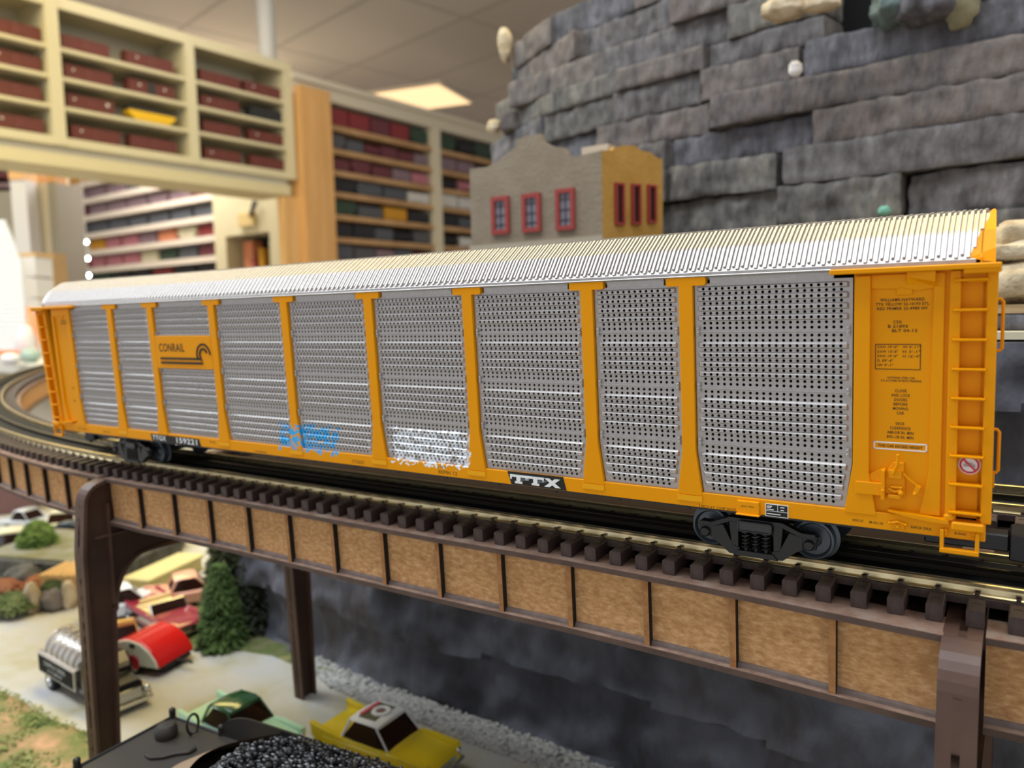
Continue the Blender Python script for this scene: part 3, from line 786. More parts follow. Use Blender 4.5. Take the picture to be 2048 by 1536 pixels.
dk = MB().box(-.47, .13, .0725, .172, -.0140, -.0105).build('bridge_deck', M_DECK, None, base=(-.2, .12, -.0140), fr=CF)
tag(dk, 'dark board deck carrying the second track behind the autorack', 'bridge deck')
# ---------------------------------------------------------------- bridge bents
ZG = -.24
def bent(label, x, y0=-.0145, y1=.1720, arch=True, yaw=0, top=-.0112, zg=ZG):
    fr = yaw_frame(yaw, (x, 0, 0)) if yaw else Frame(None, (x, 0, 0))
    g = thing('bridge_bent', label, 'model bridge support', (0, (y0 + y1) / 2, zg), fr)
    r = .014; w_ = .0215
    def off_z(y): return (y - .035) * .052
    out = [(y0 - .004, zg), (y0 - .003, -.06), (y0, top - r + off_z(y0))]
    for k in range(1, 8):
        a = math.pi - k / 8 * math.pi / 2; out.append((y0 + r + r * math.cos(a), top - r + off_z(y0) + r * math.sin(a)))
    out += [(y0 + r, top + off_z(y0 + r)), (y1 - r, top + off_z(y1 - r))]
    for k in range(1, 8):
        a = math.pi / 2 - k / 8 * math.pi / 2; out.append((y1 - r + r * math.cos(a), top - r + off_z(y1) + r * math.sin(a)))
    out += [(y1, top - r + off_z(y1)), (y1 + .003, -.06), (y1 + .004, zg)]
    inn = [(y0 + w_ - .010, zg), (y0 + w_ - .0045, -.105)]
    for k in range(0, 9):
        a = math.pi - k / 8 * math.pi / 2; inn.append((y0 + w_ - .003 + .024 + .024 * math.cos(a), -.104 + .034 * math.sin(a)))
    for k in range(0, 9):
        a = math.pi / 2 - k / 8 * math.pi / 2; inn.append((y1 - w_ + .003 - .024 + .024 * math.cos(a), -.104 + .034 * math.sin(a)))
    inn += [(y1 - w_ + .0045, -.105), (y1 - w_ + .010, zg)]
    # web as strips between outline and inner outline
    import bisect
    b = MB(); N = 60
    def resample(P, n):
        d = [0]
        for a, c in zip(P, P[1:]): d.append(d[-1] + math.hypot(c[0] - a[0], c[1] - a[1]))
        R_ = []
        for k in range(n + 1):
            t = d[-1] * k / n; i = min(bisect.bisect_right(d, t) - 1, len(P) - 2); f_ = (t - d[i]) / (d[i + 1] - d[i] + 1e-12)
            R_.append((P[i][0] + (P[i + 1][0] - P[i][0]) * f_, P[i][1] + (P[i + 1][1] - P[i][1]) * f_))
        return R_
    A, I = resample(out, N), resample(inn, N)
    for xx0, xx1, nm in ((-.0012, .0012, 'web'),):
        for k in range(N):
            q = [A[k], A[k + 1], I[k + 1], I[k]]
            b.prism(q, xx0, xx1, 'x')
    b.build('web', M_BENTDK, g)
    def rim(P, t, nm, inward):
        b = MB()
        for k in range(len(P) - 1):
            (ya, za), (yb, zb) = P[k], P[k + 1]
            d = math.hypot(yb - ya, zb - za) + 1e-12; ny, nz = (zb - za) / d * t, -(yb - ya) / d * t
            if inward: ny, nz = -ny, -nz
            b.prism([(ya, za), (yb, zb), (yb + ny, zb + nz), (ya + ny, za + nz)], -.0056, .0056, 'x')
        b.build(nm, M_BENT, g)
    rim(resample(out, 200), .0024, 'outer_flange', False); rim(resample(inn, 160), .0014, 'arch_flange', True)
    for yy in (y0 + .0165, y1 - .0165):
        b = MB(); b.box(-.0048, .0048, yy - .0009, yy + .0009, -.100, -.030); b.box(-.0046, .0046, yy - .010, yy + .012, -.0525, -.0512); b.build('web_rib', M_BENT, g)
    return g
M_BENTDK = mat('dark_brown_web', (66, 44, 32), .55, var=[(56, 36, 26), (76, 52, 38)], vscale=30)
bent('dark brown bridge leg with curved bracket beside the toy tank truck', -.5155)
bent('dark brown bridge leg at the right picture edge', -.0053, y0=-.0175, top=-.0105)
# ---------------------------------------------------------------- the shop room
ZF, ZC = -1.15, 1.9
YAWB = 86.67
BF = yaw_frame(YAWB, (-3.5, 0, 0))      # local x runs away from us along the shelving, local y into it
def atB(px, py, off=0.):
    o = BF.t + BF.M[:, 1] * off; P = on_plane(px, py, o, BF.M[:, 1]); return BF.M.T @ (P - BF.t)
def struct(name, mb, m, fr=WF):
    o = mb.build(name, m, None, fr=fr); o['kind'] = 'structure'; return o
M_CEIL = mat('ceiling_tile', (186, 172, 152), .95)
nt = M_CEIL.node_tree; b_ = nt.nodes['Principled BSDF']
tc = nt.nodes.new('ShaderNodeTexCoord'); mp = nt.nodes.new('ShaderNodeMapping'); mp.inputs['Rotation'].default_value = (0, 0, math.radians(12)); nt.links.new(tc.outputs['Object'], mp.inputs[0])
br = nt.nodes.new('ShaderNodeTexBrick'); br.offset = 0; br.inputs['Scale'].default_value = 1; br.inputs['Brick Width'].default_value = 1.22; br.inputs['Row Height'].default_value = .61; br.inputs['Mortar Size'].default_value = .018
br.inputs['Color1'].default_value = srgb(184, 177, 172); br.inputs['Color2'].default_value = srgb(178, 171, 166); br.inputs['Mortar'].default_value = srgb(162, 155, 150)
nt.links.new(mp.outputs[0], br.inputs['Vector']); nt.links.new(br.outputs['Color'], b_.inputs['Base Color'])
struct('floor', MB().box(-10.5, 3.5, -2.5, 9, ZF - .05, ZF), mat('shop_floor', (196, 186, 172), .6))
struct('ceiling', MB().box(-10.5, 3.5, -2.5, 9, ZC, ZC + .05), M_CEIL)
M_WALL = mat('room_wall', (196, 190, 176), .9)
struct('wall_left', MB().box(-10.5, -10.4, -2.5, 9, ZF, ZC), M_WALL)
struct('wall_back', MB().box(-10.4, 3.5, 8.9, 9, ZF, ZC), M_WALL)
# visible ceiling fixture
P = atZ(845, 192, ZC)
t = thing('ceiling_light', 'warm glowing ceiling light panel above the brown shelving', 'ceiling light', (0, 0, ZC - .02), yaw_frame(12, (P[0], P[1], 0)))
MB().box(-.33, .33, -.33, .33, ZC - .02, ZC).build('light_frame', mat('light_frame', (210, 200, 180), .6), t)
MB().box(-.30, .30, -.30, .30, ZC - .026, ZC - .02).build('diffuser', mat('light_diffuser', (255, 226, 180), .6, emit=(255, 218, 168), estr=.8), t)

M_CREAM = mat('cream_laminate', (196, 186, 152), .55)
M_CREAMDK = mat('cream_back_panel', (200, 192, 166), .7)
M_WOODEDGE = mat('tan_shelf_edge', (170, 134, 92), .7, var=[(154, 118, 78), (182, 146, 104)], vscale=6)
M_PINE = mat('pine_board', (200, 152, 92), .5, var=[(190, 142, 82), (208, 162, 104)], vscale=5, stretch=(4, 4, .4))
M_PALEEDGE = mat('pale_grey_shelf_edge', (206, 194, 178), .7)
M_DKBACK = mat('dark_shelf_back', (52, 40, 34), .8)

# overhead cabinet -----------------------------------------------------
D = .26
u = thing('wall_cabinet', 'long cream open cabinet of railcars high on the left above the beam', 'cabinet', (1.9, .13, .868), BF)
sL, sR = .72, 2.70
b = MB(); b.box(sL, sR, 0, .02, 1.400, 1.448); b.box(sL, sR, .02, D, 1.430, 1.448); b.build('top_rail', M_CREAM, u)
b = MB(); b.box(sL, sR, 0, .02, .836, .872); b.box(sL, sR, .02, D, .836, .860); b.build('bottom_rail', M_CREAM, u)
MB().box(sL, sR, D - .01, D, .84, 1.44).build('back_panel', M_CREAMDK, u)
ups = [(.86, .93), (1.465, 1.517), (2.085, 2.132), (2.650, 2.700)]
for a, c in ups: MB().box(a, c, -.004, D - .01, .838, 1.446).build('upright', M_CREAM, u)
SH = [1.236, 1.116, .994]
for (a, c) in zip(ups, ups[1:]):
    for z in SH + []:
        MB().box(a[1], c[0], .004, D - .01, z - .008, z + .008).build('shelf', M_CREAM, u)
bm_ = thing('wall_beam', 'cream painted beam running under the open cabinet of railcars', 'beam', (1.7, .13, .745), BF)
b = MB(); b.box(.70, 2.66, .0, .26, .748, .800); b.build('beam_board', mat('beam_cream', (198, 186, 146), .5), bm_)
MB().box(.70, 2.66, .03, .26, .800, .836).build('beam_recess', mat('beam_grey', (196, 190, 172), .7), bm_)

# railcar models on shelves -----------------------------------------------
def railcar_mesh(L=.21, H=.072, Wd=.055, body=None, roof=None, hopper=None, centre=None, dots=()):
    """returns a thing with parts: body, roof, door, truck x2; local frame x along, sits at z=0"""
    return None
CARM = {}
def cm(name, col, **k):
    if name not in CARM: CARM[name] = mat(name, col, .7, **k)
    return CARM[name]
M_BOX = cm('boxcar_brown', (98, 46, 38)); M_BOXR = cm('boxcar_roof_brown', (84, 42, 36)); M_UNDER = cm('underframe_black', (28, 26, 26)); M_LIGHTDOT = cm('boxcar_emblem', (214, 204, 196))
def boxcar(label, group, s, y, z, bm_col=M_BOX, roof_col=M_BOXR, L=.205, dots=((.04, 1),), mid=None, hopper=False):
    t = thing('model_boxcar' if not hopper else 'model_hopper', label, 'model railcar', (s, y, z), BF, group)
    h0, h1 = z + .010, z + .066; w_ = .028
    b = MB()
    if hopper:
        b.prism([(s - L / 2, z + .036), (s - L / 2 + .03, h0), (s + L / 2 - .03, h0), (s + L / 2, z + .036), (s + L / 2, z + .05), (s - L / 2, z + .05)], y - w_, y + w_)
        b.build('body', bm_col, t)
        MB().box(s - L / 2, s + L / 2, y - w_, y + w_, z + .05, h1).build('top_panel', roof_col, t)
    else:
        b.box(s - L / 2, s + L / 2, y - w_, y + w_, h0, h1)
        for k in range(15):
            x = s - L / 2 + (k + .5) * L / 15; b.box(x - .0012, x + .0012, y - w_ - .001, y - w_, h0, h1)
        b.build('body', bm_col, t)
        b = MB(); b.prism([(y - w_ - .001, h1), (y, h1 + .006), (y + w_ + .001, h1), (y + w_ + .001, h1 - .002), (y - w_ - .001, h1 - .002)], s - L / 2 - .001, s + L / 2 + .001, 'x'); b.build('roof', roof_col, t)
        MB().box(s - .022, s + .016, y - w_ - .003, y - w_, h0 + .003, h1 - .004).build('door', mid or bm_col, t)
    for dx, k in dots:
        b = MB(); b.lathe([(.00001, 0), (.007 * k, 0)], (s + dx, y - w_ - .0032, z + .045), 'y', 14); b.build('emblem', M_LIGHTDOT, t)
    for sg in (-1, 1):
        b = MB(); xx = s + sg * L * .34
        for q in (-.011, .011): b.cyl((xx + q, y - .02, z + .008), (xx + q, y + .02, z + .008), .008, n=12)
        b.box(xx - .016, xx + .016, y - .021, y - .018, z + .006, z + .012); b.build('truck', M_UNDER, t)
    return t
M_YC = cm('hopper_yellow', (224, 178, 20)); M_BK = cm('railcar_black', (34, 34, 36)); M_CT = cm('boxcar_centre_dark', (46, 44, 40))
bays = {'left': (ups[0][1], ups[1][0]), 'middle': (ups[1][1], ups[2][0]), 'right': (ups[2][1], ups[3][0])}
flo = [1.244, 1.124, 1.002, .872]
ordn = ['top', 'second', 'third', 'bottom']
def posB(px0, px1, py): return (atB(px0, py, .06)[0] + atB(px1, py, .06)[0]) / 2, abs(atB(px1, py, .06)[0] - atB(px0, py, .06)[0])
cells = {'middle': [[(117, 212), (246, 338)], [(122, 218), (250, 340)], [(128, 221), (250, 342)], [(137, 234), (254, 345)]],
         'right': [[(391, 470), (481, 552)], [(393, 468), (491, 562)], [(397, 471), (490, 558)], [(401, 472), (493, 562)]],
         'left': [[(-20, 77)], [(-22, 78)], [(-20, 78)], [(-16, 83)]]}
for bay, rows in cells.items():
    for r, cs in enumerate(rows):
        for k, (a, c) in enumerate(cs):
            py = [100, 150, 200, 260][r]
            s_, ln = posB(a, c, py); ln = min(max(ln, .17), .23)
            side = 'only car in view' if bay == 'left' else ['left car', 'right car'][k]
            colr, kw = 'brown', dict(dots=((-.065, .7),) if (r + k) % 2 else ())
            kind_ = 'boxcar'
            if bay == 'middle' and r == 2 and k == 1: colr = 'black and yellow'; kw = dict(bm_col=M_YC, roof_col=M_BK, hopper=True, dots=()); kind_ = 'hopper'
            if bay == 'right' and r == 1 and k == 1: colr = 'black'; kw = dict(bm_col=M_BK, roof_col=M_BK, dots=())
            if bay == 'middle' and r == 1 and k == 1: colr = 'brown dark doored'; kw = dict(mid=M_CT, dots=((-.06, .8), (.06, .8)))
            if bay == 'middle' and r == 2 and k == 0: kw = dict(dots=((-.07, .7), (.07, 1.1)))
            boxcar('%s %s, %s on the %s shelf, %s bay of the cream cabinet' % (colr, kind_, side.replace('only car in view', 'rightmost car'), ordn[r], bay), 'railcars in the cream wall cabinet', s_, .06, flo[r], L=ln, **kw)

# brown shelving further back -----------------------------------------------
s0, s1 = 2.925, 5.3
u2 = thing('display_shelving', 'tall brown edged shelving packed with model railcars behind the adobe building', 'shelving', (4.0, .15, ZF), BF)
MB().box(s0, s1, .30, .32, ZF, 1.36).build('back_panel', M_DKBACK, u2)
b = MB(); b.box(2.70, s1, -.02, .32, 1.372, 1.404); b.box(2.70, s1, .0, .32, 1.30, 1.372); b.build('top_rail', mat('grey_top_rail', (196, 186, 166), .7), u2)
for a, c in ((3.80, 3.872), (4.66, 4.73)): MB().box(a, c, -.012, .30, ZF, 1.30).build('upright', mat('grey_upright', (200, 190, 166), .7), u2)
BZ = [1.165, 1.035, .913, .792, .665, .535, .405, .275, .145, .0]
for z in BZ: MB().box(s0, s1, 0, .30, z - .019, z + .011).build('shelf', M_WOODEDGE, u2)
M_SH = {n: cm('shelfcar_' + n, tuple(int(v * .82) for v in c)) for n, c in dict(red=(150, 52, 56), black=(40, 40, 44), grey=(96, 94, 98), pink=(206, 130, 142), maroon=(118, 56, 66), green=(56, 78, 62), yellow=(226, 160, 34), white=(236, 232, 228), cream=(232, 224, 190), mauve=(150, 124, 134), blue=(120, 134, 150), orange=(236, 148, 106), slate=(92, 96, 104)).items()}
def small_car(label, cat, group, fr, s, y, z, L, H, m, style=0):
    """a shelf model, too small in the photo to show parts: body with roof, underframe and ends in one mesh"""
    w_ = .028; b = MB()
    if style == 0: b.box(s - L / 2, s + L / 2, y - w_, y + w_, z + .010, z + H); b.prism([(y - w_, z + H), (y, z + H + .007), (y + w_, z + H)], s - L / 2, s + L / 2, 'x')
    elif style == 1:
        n = 14; b.cyl((s - L / 2, y, z + .010 + H * .45), (s + L / 2, y, z + .010 + H * .45), H * .42, n=n); b.cyl((s, y, z + H * .8), (s, y, z + H + .004), .012, n=10)
    elif style == 2: b.prism([(s - L / 2, z + H), (s - L / 2, z + H * .45), (s - L * .33, z + .01), (s + L * .33, z + .01), (s + L / 2, z + H * .45), (s + L / 2, z + H)], y - w_, y + w_)
    else: b.box(s - L / 2, s + L / 2, y - w_, y + w_, z + .008, z + .016); b.box(s - L * .3, s + L * .1, y - w_ * .8, y + w_ * .8, z + .016, z + H * .8); b.box(s + L * .16, s + L * .4, y - w_ * .8, y + w_ * .8, z + .016, z + H * .55)
    for sg in (-1, 1): b.box(s + sg * L * .33 - .02, s + sg * L * .33 + .02, y - .02, y + .02, z, z + .012)
    o = b.build('model_railcar', m, None, base=(s, y, z), fr=fr); tag(o, label, cat, group); return o
rowspec = [  # left section, right section colours, from the photo
    (['red', 'red', 'maroon', 'red', 'green'], ['green', 'black', 'green', 'black']),
    (['grey', 'slate', 'maroon', 'maroon', 'maroon', 'mauve'], ['mauve', 'mauve', 'slate', 'slate']),
    (['maroon', 'maroon', 'maroon', 'mauve', 'pink'], ['black', 'pink', 'pink', 'mauve']),
    (['black', 'slate', 'slate', 'white'], ['white', 'white', 'slate', 'grey']),
    (['green', 'slate', 'yellow', 'black'], ['black', 'slate', 'slate', 'grey']),
    (['black', 'black', 'slate', 'black', 'grey'], ['black', 'white', 'black', 'grey']),
    (['slate', 'grey', 'mauve', 'slate', 'red'], ['pink', 'blue', 'slate', 'grey']),
    (['grey', 'black', 'cream', 'pink', 'cream'], ['black', 'grey', 'black', 'grey'])]
rn = ['top', 'second', 'third', 'fourth', 'fifth', 'sixth', 'seventh', 'eighth']
on = ['first', 'second', 'third', 'fourth', 'fifth', 'sixth', 'seventh', 'eighth', 'ninth']
random.seed(5)
for r, (lf, rt) in enumerate(rowspec):
    for sec, cols, a, c in (('left', lf, s0 + .02, 3.79), ('right', rt, 3.88, 4.65)):
        n = len(cols); pit = (c - a) / n
        for k, cname in enumerate(cols):
            s_ = a + (k + .5) * pit; H = .078 + random.uniform(-.012, .008)
            small_car('%s railcar, %s from left, %s shelf, %s section of brown edged shelving' % (cname, on[k], rn[r], sec), 'model railcar', 'railcars on the brown edged shelving', BF, s_, .05, BZ[r] + .011, pit * .90, H if r else .10, M_SH[cname], random.choice([0, 0, 0, 2, 1] if cname not in ('yellow', 'red') else [0]))
# pine pillar
pz = thing('wooden_pillar', 'tall pine board pillar between the cream cabinet and brown shelving', 'pillar', (2.80, .1, ZF), BF)
MB().box(2.715, 2.922, -.05, .06, ZF, 1.335).build('pillar_board', M_PINE, pz)
MB().box(2.60, 2.715, -.01, .04, ZF, .740).build('side_board', mat('pine_board_light', (206, 160, 98), .5, var=[(196, 148, 84), (212, 170, 112)], vscale=5, stretch=(4, 4, .4)), pz)
pp = thing('white_post', 'round white post standing on the cabinet corner below the ceiling', 'post', (2.66, .14, 1.448), BF)
b = MB(); b.cyl((2.66, .14, 1.448), (2.66, .14, ZC), .048, n=24); b.build('post_shaft', mat('white_post', (186, 184, 178), .5), pp, smooth=True)
b = MB(); b.cyl((2.66, .14, 1.448), (2.66, .14, 1.462), .062, n=24); b.build('post_foot', mat('white_post_foot', (210, 206, 200), .5), pp, smooth=True)

# curved pale shelving seen under the beam ---------------------------------
oA = CW + 5.5 * ray(430, 450)
AF = yaw_frame(-1.66, (oA[0], oA[1], 0))         # local x to the right, local y away
def atA(px, py): P = on_plane(px, py, AF.t, AF.M[:, 1]); return AF.M.T @ (P - AF.t)
u3 = thing('wall_shelving', 'long pale edged wall shelving of railcars seen below the cream beam', 'shelving', (-.6, .15, ZF), AF)
xA0, xA1 = atA(133, 450)[0], 0.0
zb = [(atA(134, y)[2] + atA(431, y2)[2]) / 2 for y, y2 in ((371, 345), (409, 391 - 22), (444, 391), (478, 434), (509, 475), (547, 516))]
zA = [atA(431, y)[2] for y in (309, 350, 391, 434, 475, 516, 556)]
MB().box(xA0 - .02, xA1 + .02, .30, .32, ZF, 2.0 if False else 1.85).build('back_panel', mat('mauve_back', (86, 66, 62), .8), u3)
for z in zA: MB().box(xA0, xA1, 0, .30, z - .022, z + .020).build('shelf', M_PALEEDGE, u3)
for x in (xA0 - .03, xA1): MB().box(x, x + .05, -.01, .32, ZF, 1.85).build('upright', mat('pale_upright', (222, 208, 176), .7), u3)
rowsA = [['yellow', 'yellow', 'yellow', 'maroon', 'maroon', 'mauve', 'maroon'],
         ['mauve', 'mauve', 'mauve', 'slate', 'maroon', 'maroon', 'mauve'],
         ['maroon', 'mauve', 'mauve', 'mauve', 'mauve', 'mauve', 'maroon'],
         ['slate', 'slate', 'slate', 'slate', 'slate', 'slate', 'slate'],
         ['white', 'yellow', 'pink', 'pink', 'mauve', 'orange', 'cream', 'red'],
         ['red', 'pink', 'pink', 'pink', 'cream', 'green', 'slate', 'maroon'],
         ['slate', 'green', 'black', 'black', 'red', 'black', 'black']]
for r, cols in enumerate(rowsA):
    n = len(cols); pit = (xA1 - xA0 - .04) / n
    for k, cname in enumerate(cols):
        x = xA0 + .03 + (k + .5) * pit
        small_car('%s railcar, %s from left on the %s pale shelf below the beam' % (cname, on[k], rn[r]), 'model railcar', 'railcars on the pale wall shelving', AF, x, .06, zA[r] + .020, pit * .86, .085, M_SH[cname], [0, 0, 2, 0][(r + k) % 4])
# cream cupboard right of it
u4 = thing('cream_cupboard', 'cream cupboard with a card label and dark niche beside the pine pillar', 'cupboard', (.3, .1, ZF), AF)
xa, xb = .06, atA(578, 450)[0]
n0_, n1_ = atA(465, 500)[0], atA(553, 500)[0]
za = atA(500, 470)[2]
b = MB(); b.box(xa, xb, -.05, .25, za, 1.0); b.box(xa, n0_, -.05, .25, ZF, za); b.box(n1_, xb, -.05, .25, ZF, za); b.box(n0_, n1_, .20, .25, ZF, za); b.build('cupboard_body', M_CREAM, u4)
MB().box(n0_, n1_, .02, .20, ZF, za - .36).build('niche_floor', M_BK, u4)
MB().box(n0_ + .001, n1_ - .001, .19, .199, za - .36, za - .001).build('niche_back', M_BK, u4)
c_ = atA(510, 440)
b = MB(); b.box(c_[0] - .085, c_[0] + .085, -.075, -.052, c_[2] - .045, c_[2] + .04); o = b.build('cardboard_label', mat('cardboard', (196, 172, 116), .8), None, base=(c_[0], -.06, c_[2]), fr=AF); tag(o, 'tan cardboard sign on the cream cupboard above the dark niche', 'sign')
b = MB(); b.prism([(c_[0] + .05, c_[2] + .01), (c_[0] + .075, c_[2] + .01), (c_[0] + .14, c_[2] + .10), (c_[0] + .105, c_[2] + .11)], -.09, -.076); o = b.build('black_clip', M_BK, None, base=(c_[0] + .1, -.08, c_[2]), fr=AF); tag(o, 'black clip leaning over the right corner of the cardboard sign', 'clip')
for (px, py, w_, h_, cn, lb) in ((486, 495, .10, .09, 'orange', 'salmon pink box'), (512, 505, .05, .06, 'yellow', 'small yellow box'), (535, 500, .06, .11, 'cream', 'cream box'), (497, 527, .07, .06, 'red', 'red box')):
    c_ = atA(px, py); b = MB(); b.box(c_[0] - w_ / 2, c_[0] + w_ / 2, .0 if False else .04, .12, za - .36, c_[2] + h_ / 2); b.box(c_[0] - w_ / 2 - .002, c_[0] + w_ / 2 + .002, .038, .122, c_[2] + h_ / 2 - .015, c_[2] + h_ / 2)
    o = b.build('small_box', M_SH[cn], None, base=(c_[0], .08, za - .36), fr=AF); tag(o, lb + ' in the dark niche of the cream cupboard', 'box')

# left edge of the view --------------------------------------------------------
def AFat(px, py, depth):
    return CW + depth * ray(px, py)
def boxAt(name, label, cat, px0, px1, py0, py1, depth, m, th=.05, floor=False, parts=None, group=None):
    a = AFat(px0, (py0 + py1) / 2, depth); c = AFat(px1, (py0 + py1) / 2, depth); zt_ = AFat((px0 + px1) / 2, py0, depth)[2]; zb_ = ZF if floor else AFat((px0 + px1) / 2, py1, depth)[2]
    d = c - a; d[2] = 0; L = np.linalg.norm(d); yaw = math.degrees(math.atan2(d[1], d[0]))
    fr = yaw_frame(yaw, ((a[0] + c[0]) / 2, (a[1] + c[1]) / 2, 0))
    t = thing(name, label, cat, (0, th / 2, zb_), fr, group)
    return t, L, zb_, zt_
M_WH2 = mat('white_plastic', (214, 214, 218), .4)
t, L, z0, z1 = boxAt('white_column', 'white column with a tan cap left of the beige locker', 'column', 34, 64, 362, 700, 4.2, M_WH2, floor=True)
MB().box(-L / 2, L / 2, 0, .1, z0, z1).build('shaft', M_WH2, t); MB().box(-L / 2, L / 2, -.01, .11, z1, z1 + .07).build('cap', mat('tan_cap', (226, 178, 122), .6), t)
t, L, z0, z1 = boxAt('beige_locker', 'beige locker standing left of the pale wall shelving', 'locker', 64, 112, 366, 520, 4.3, None, floor=True)
MB().box(-L / 2, L / 2, 0, .25, z0, z1).build('body', mat('beige_locker', (204, 194, 172), .7), t); MB().box(L / 2 - .03, L / 2 + .02, -.005, .25, z0, z1).build('side_edge', mat('grey_edge', (140, 134, 122), .7), t)
zt_lock = z1
for k, (p0, p1) in enumerate(((58, 72), (84, 100))):
    t, L, z0, z1 = boxAt('cardboard_box', ['left', 'right'][k] + ' one of two small cardboard boxes on top of the beige locker', 'box', p0, p1, 344, 366, 4.32, None)
    MB().box(-L / 2, L / 2, .04, .16, zt_lock, zt_lock + .065).build('carton', mat('brown_carton', (190, 138, 84), .8), t); MB().box(-L / 2 + .004, L / 2 - .004, .036, .04, zt_lock + .024, zt_lock + .034).build('tape', mat('carton_tape', (214, 176, 120), .6), t)
t, L, z0, z1 = boxAt('grey_cabinet', 'grey cabinet at the left edge behind the white column', 'cabinet', -60, 34, 385, 700, 4.6, None, floor=True)
MB().box(-L / 2, L / 2, 0, .3, z0, z1).build('body', mat('grey_cabinet', (150, 146, 134), .7), t)
for k in range(4): MB().box(-L / 2, L / 2, -.01, .25, z1 + .02 + k * .06, z1 + .045 + k * .06).build('tray', M_SH[['mauve', 'maroon', 'mauve', 'slate'][k]], t)
t, L, z0, z1 = boxAt('window_blind', 'bright white slatted blind with a sloping corner at the left edge', 'blind', -60, 45, 440, 700, 3.0, None)
M_BLIND = mat('white_slats', (228, 232, 236), .6)
b = MB(); n = 30; hgt = z1 - z0
for k in range(n):
    z = z0 + hgt * k / n; f_ = k / n
    xr = L / 2 - (0 if f_ < .62 else (f_ - .62) ** 1.3 * .95 * L)
    b.box(-L / 2, xr, 0, .012, z, z + hgt / n * .8)
b.box(-L / 2, L * .1, .012, .02, z0, z1); b.box(L * .1, L * .46, .012, .02, z0, z0 + hgt * .6)
b.build('slats', M_BLIND, t)
t, L, z0, z1 = boxAt('plastic_drawers', 'stack of white plastic drawers beside the slatted blind', 'drawers', 45, 74, 512, 640, 3.2, None)
zz_ = z0; place(t, (0, .025, ZF), INFO[t.name][1]); INFO[t.name] = (np.array((0, .025, ZF)), INFO[t.name][1])
for k in range(3):
    h_ = (z1 - z0) / 3; MB().box(-L / 2, L / 2, 0, .12, z0 + k * h_ + .004, z0 + (k + 1) * h_ - .004).build('drawer', M_WH2, t); 
MB().box(-L / 2, L / 2, 0, .12, ZF, z0 + .004).build('drawer_stand', M_WH2, t)
MB().box(-L / 2 - .004, L / 2 + .004, .0, .13, z1 - .002, z1 + .012).build('top_board', mat('tan_board', (206, 170, 116), .7), t)
t, L, z0, z1 = boxAt('wood_rack', 'thin wooden rack with dark drawers right of the plastic drawers', 'rack', 72, 106, 506, 640, 3.6, None)
place(t, (0, .025, ZF), INFO[t.name][1]); INFO[t.name] = (np.array((0, .025, ZF)), INFO[t.name][1])
MB().box(-L / 2, -L / 2 + .03, 0, .12, z0, z1).build('rack_side', mat('rack_wood', (176, 144, 100), .7), t)
MB().box(L / 2 - .01, L / 2 + .005, 0, .12, z0, z1).build('rack_side', bpy.data.materials['rack_wood'], t)
MB().box(-L / 2, L / 2, 0, .12, ZF, z0).build('rack_stand', bpy.data.materials['rack_wood'], t)
for k in range(5): MB().box(-L / 2 + .03, L / 2 - .01, .01, .12, z0 + (z1 - z0) * (k + .1) / 5, z0 + (z1 - z0) * (k + .8) / 5).build('rack_drawer', [M_DKBACK, M_SH['mauve']][k % 2], t)
# counter with odds and ends
ct = thing('shop_counter', 'pale shop counter beyond the track bend at the left edge', 'counter', (-2.9, 1.3, ZF), WF)
zc = AFat(30, 722, 2.9)[2]
MB().box(-3.6, -2.2, 1.0, 2.4, zc - .03, zc).build('counter_top', mat('counter_top', (196, 194, 184), .5), ct)
MB().box(-3.5, -2.3, 1.1, 2.3, ZF, zc - .03).build('counter_body', mat('counter_body', (170, 160, 140), .8), ct)
def blob(label, cat, px, py, depth, r, m, sc=(1, 1, 1), name='display_item'):
    P = AFat(px, py, depth); b = MB(); b.ball((P[0], P[1], zc + r * sc[2]), r, 14, 10, sc); b.cyl((P[0], P[1], zc), (P[0], P[1], zc + r * .3), r * .5 * sc[0], n=14)
    o = b.build(name, m, None, smooth=True, base=(P[0], P[1], zc)); tag(o, label, cat)
blob('orange red oval toy on the pale counter at the left edge', 'toy', 22, 706, 2.85, .055, mat('orange_toy', (232, 108, 48), .5), (1.1, 1, .38))
blob('cream white rounded toy on the counter beside the autorack ladder', 'toy', 52, 690, 2.95, .035, M_WH2, (1, 1, 1.9))
blob('grey green toy on the counter in front of the cream one', 'toy', 60, 714, 2.75, .032, mat('grey_green_toy', (150, 172, 164), .5), (1.3, 1, .8))
blob('salmon coloured tall jar behind the autorack ladder', 'jar', 57, 640, 3.05, .032, mat('salmon_jar', (244, 170, 128), .5), (1, 1, 3.2))
blob('small white toy at the far left end of the counter', 'toy', 20, 716, 2.6, .03, M_WH2, (1.2, 1, .7))
# little bulbs
for k, (px, py) in enumerate(((122, 497), (172, 484), (175, 517), (177, 551))):
    P = AFat(px, py, 4.6)
    t = thing('spot_bulb', ['single', 'top', 'middle', 'lowest'][k] + ' small glaring white bulb hanging before the pale shelving' + (', left of the other three' if k == 0 else ' in the row of three'), 'light bulb', tuple(P), WF, 'small white bulbs')
    b = MB(); b.ball(tuple(P), .010, 12, 8); b.build('bulb', mat('bulb_glow', (255, 255, 255), .3, emit=(236, 252, 248), estr=30), t, smooth=True)
    b = MB(); b.cyl((P[0], P[1], P[2] + .007), (P[0], P[1], P[2] + .024), .005, n=10); b.cyl((P[0], P[1], P[2] + .02), (P[0], P[1], ZC), .0012, n=6); b.build('socket', M_WH2, t)
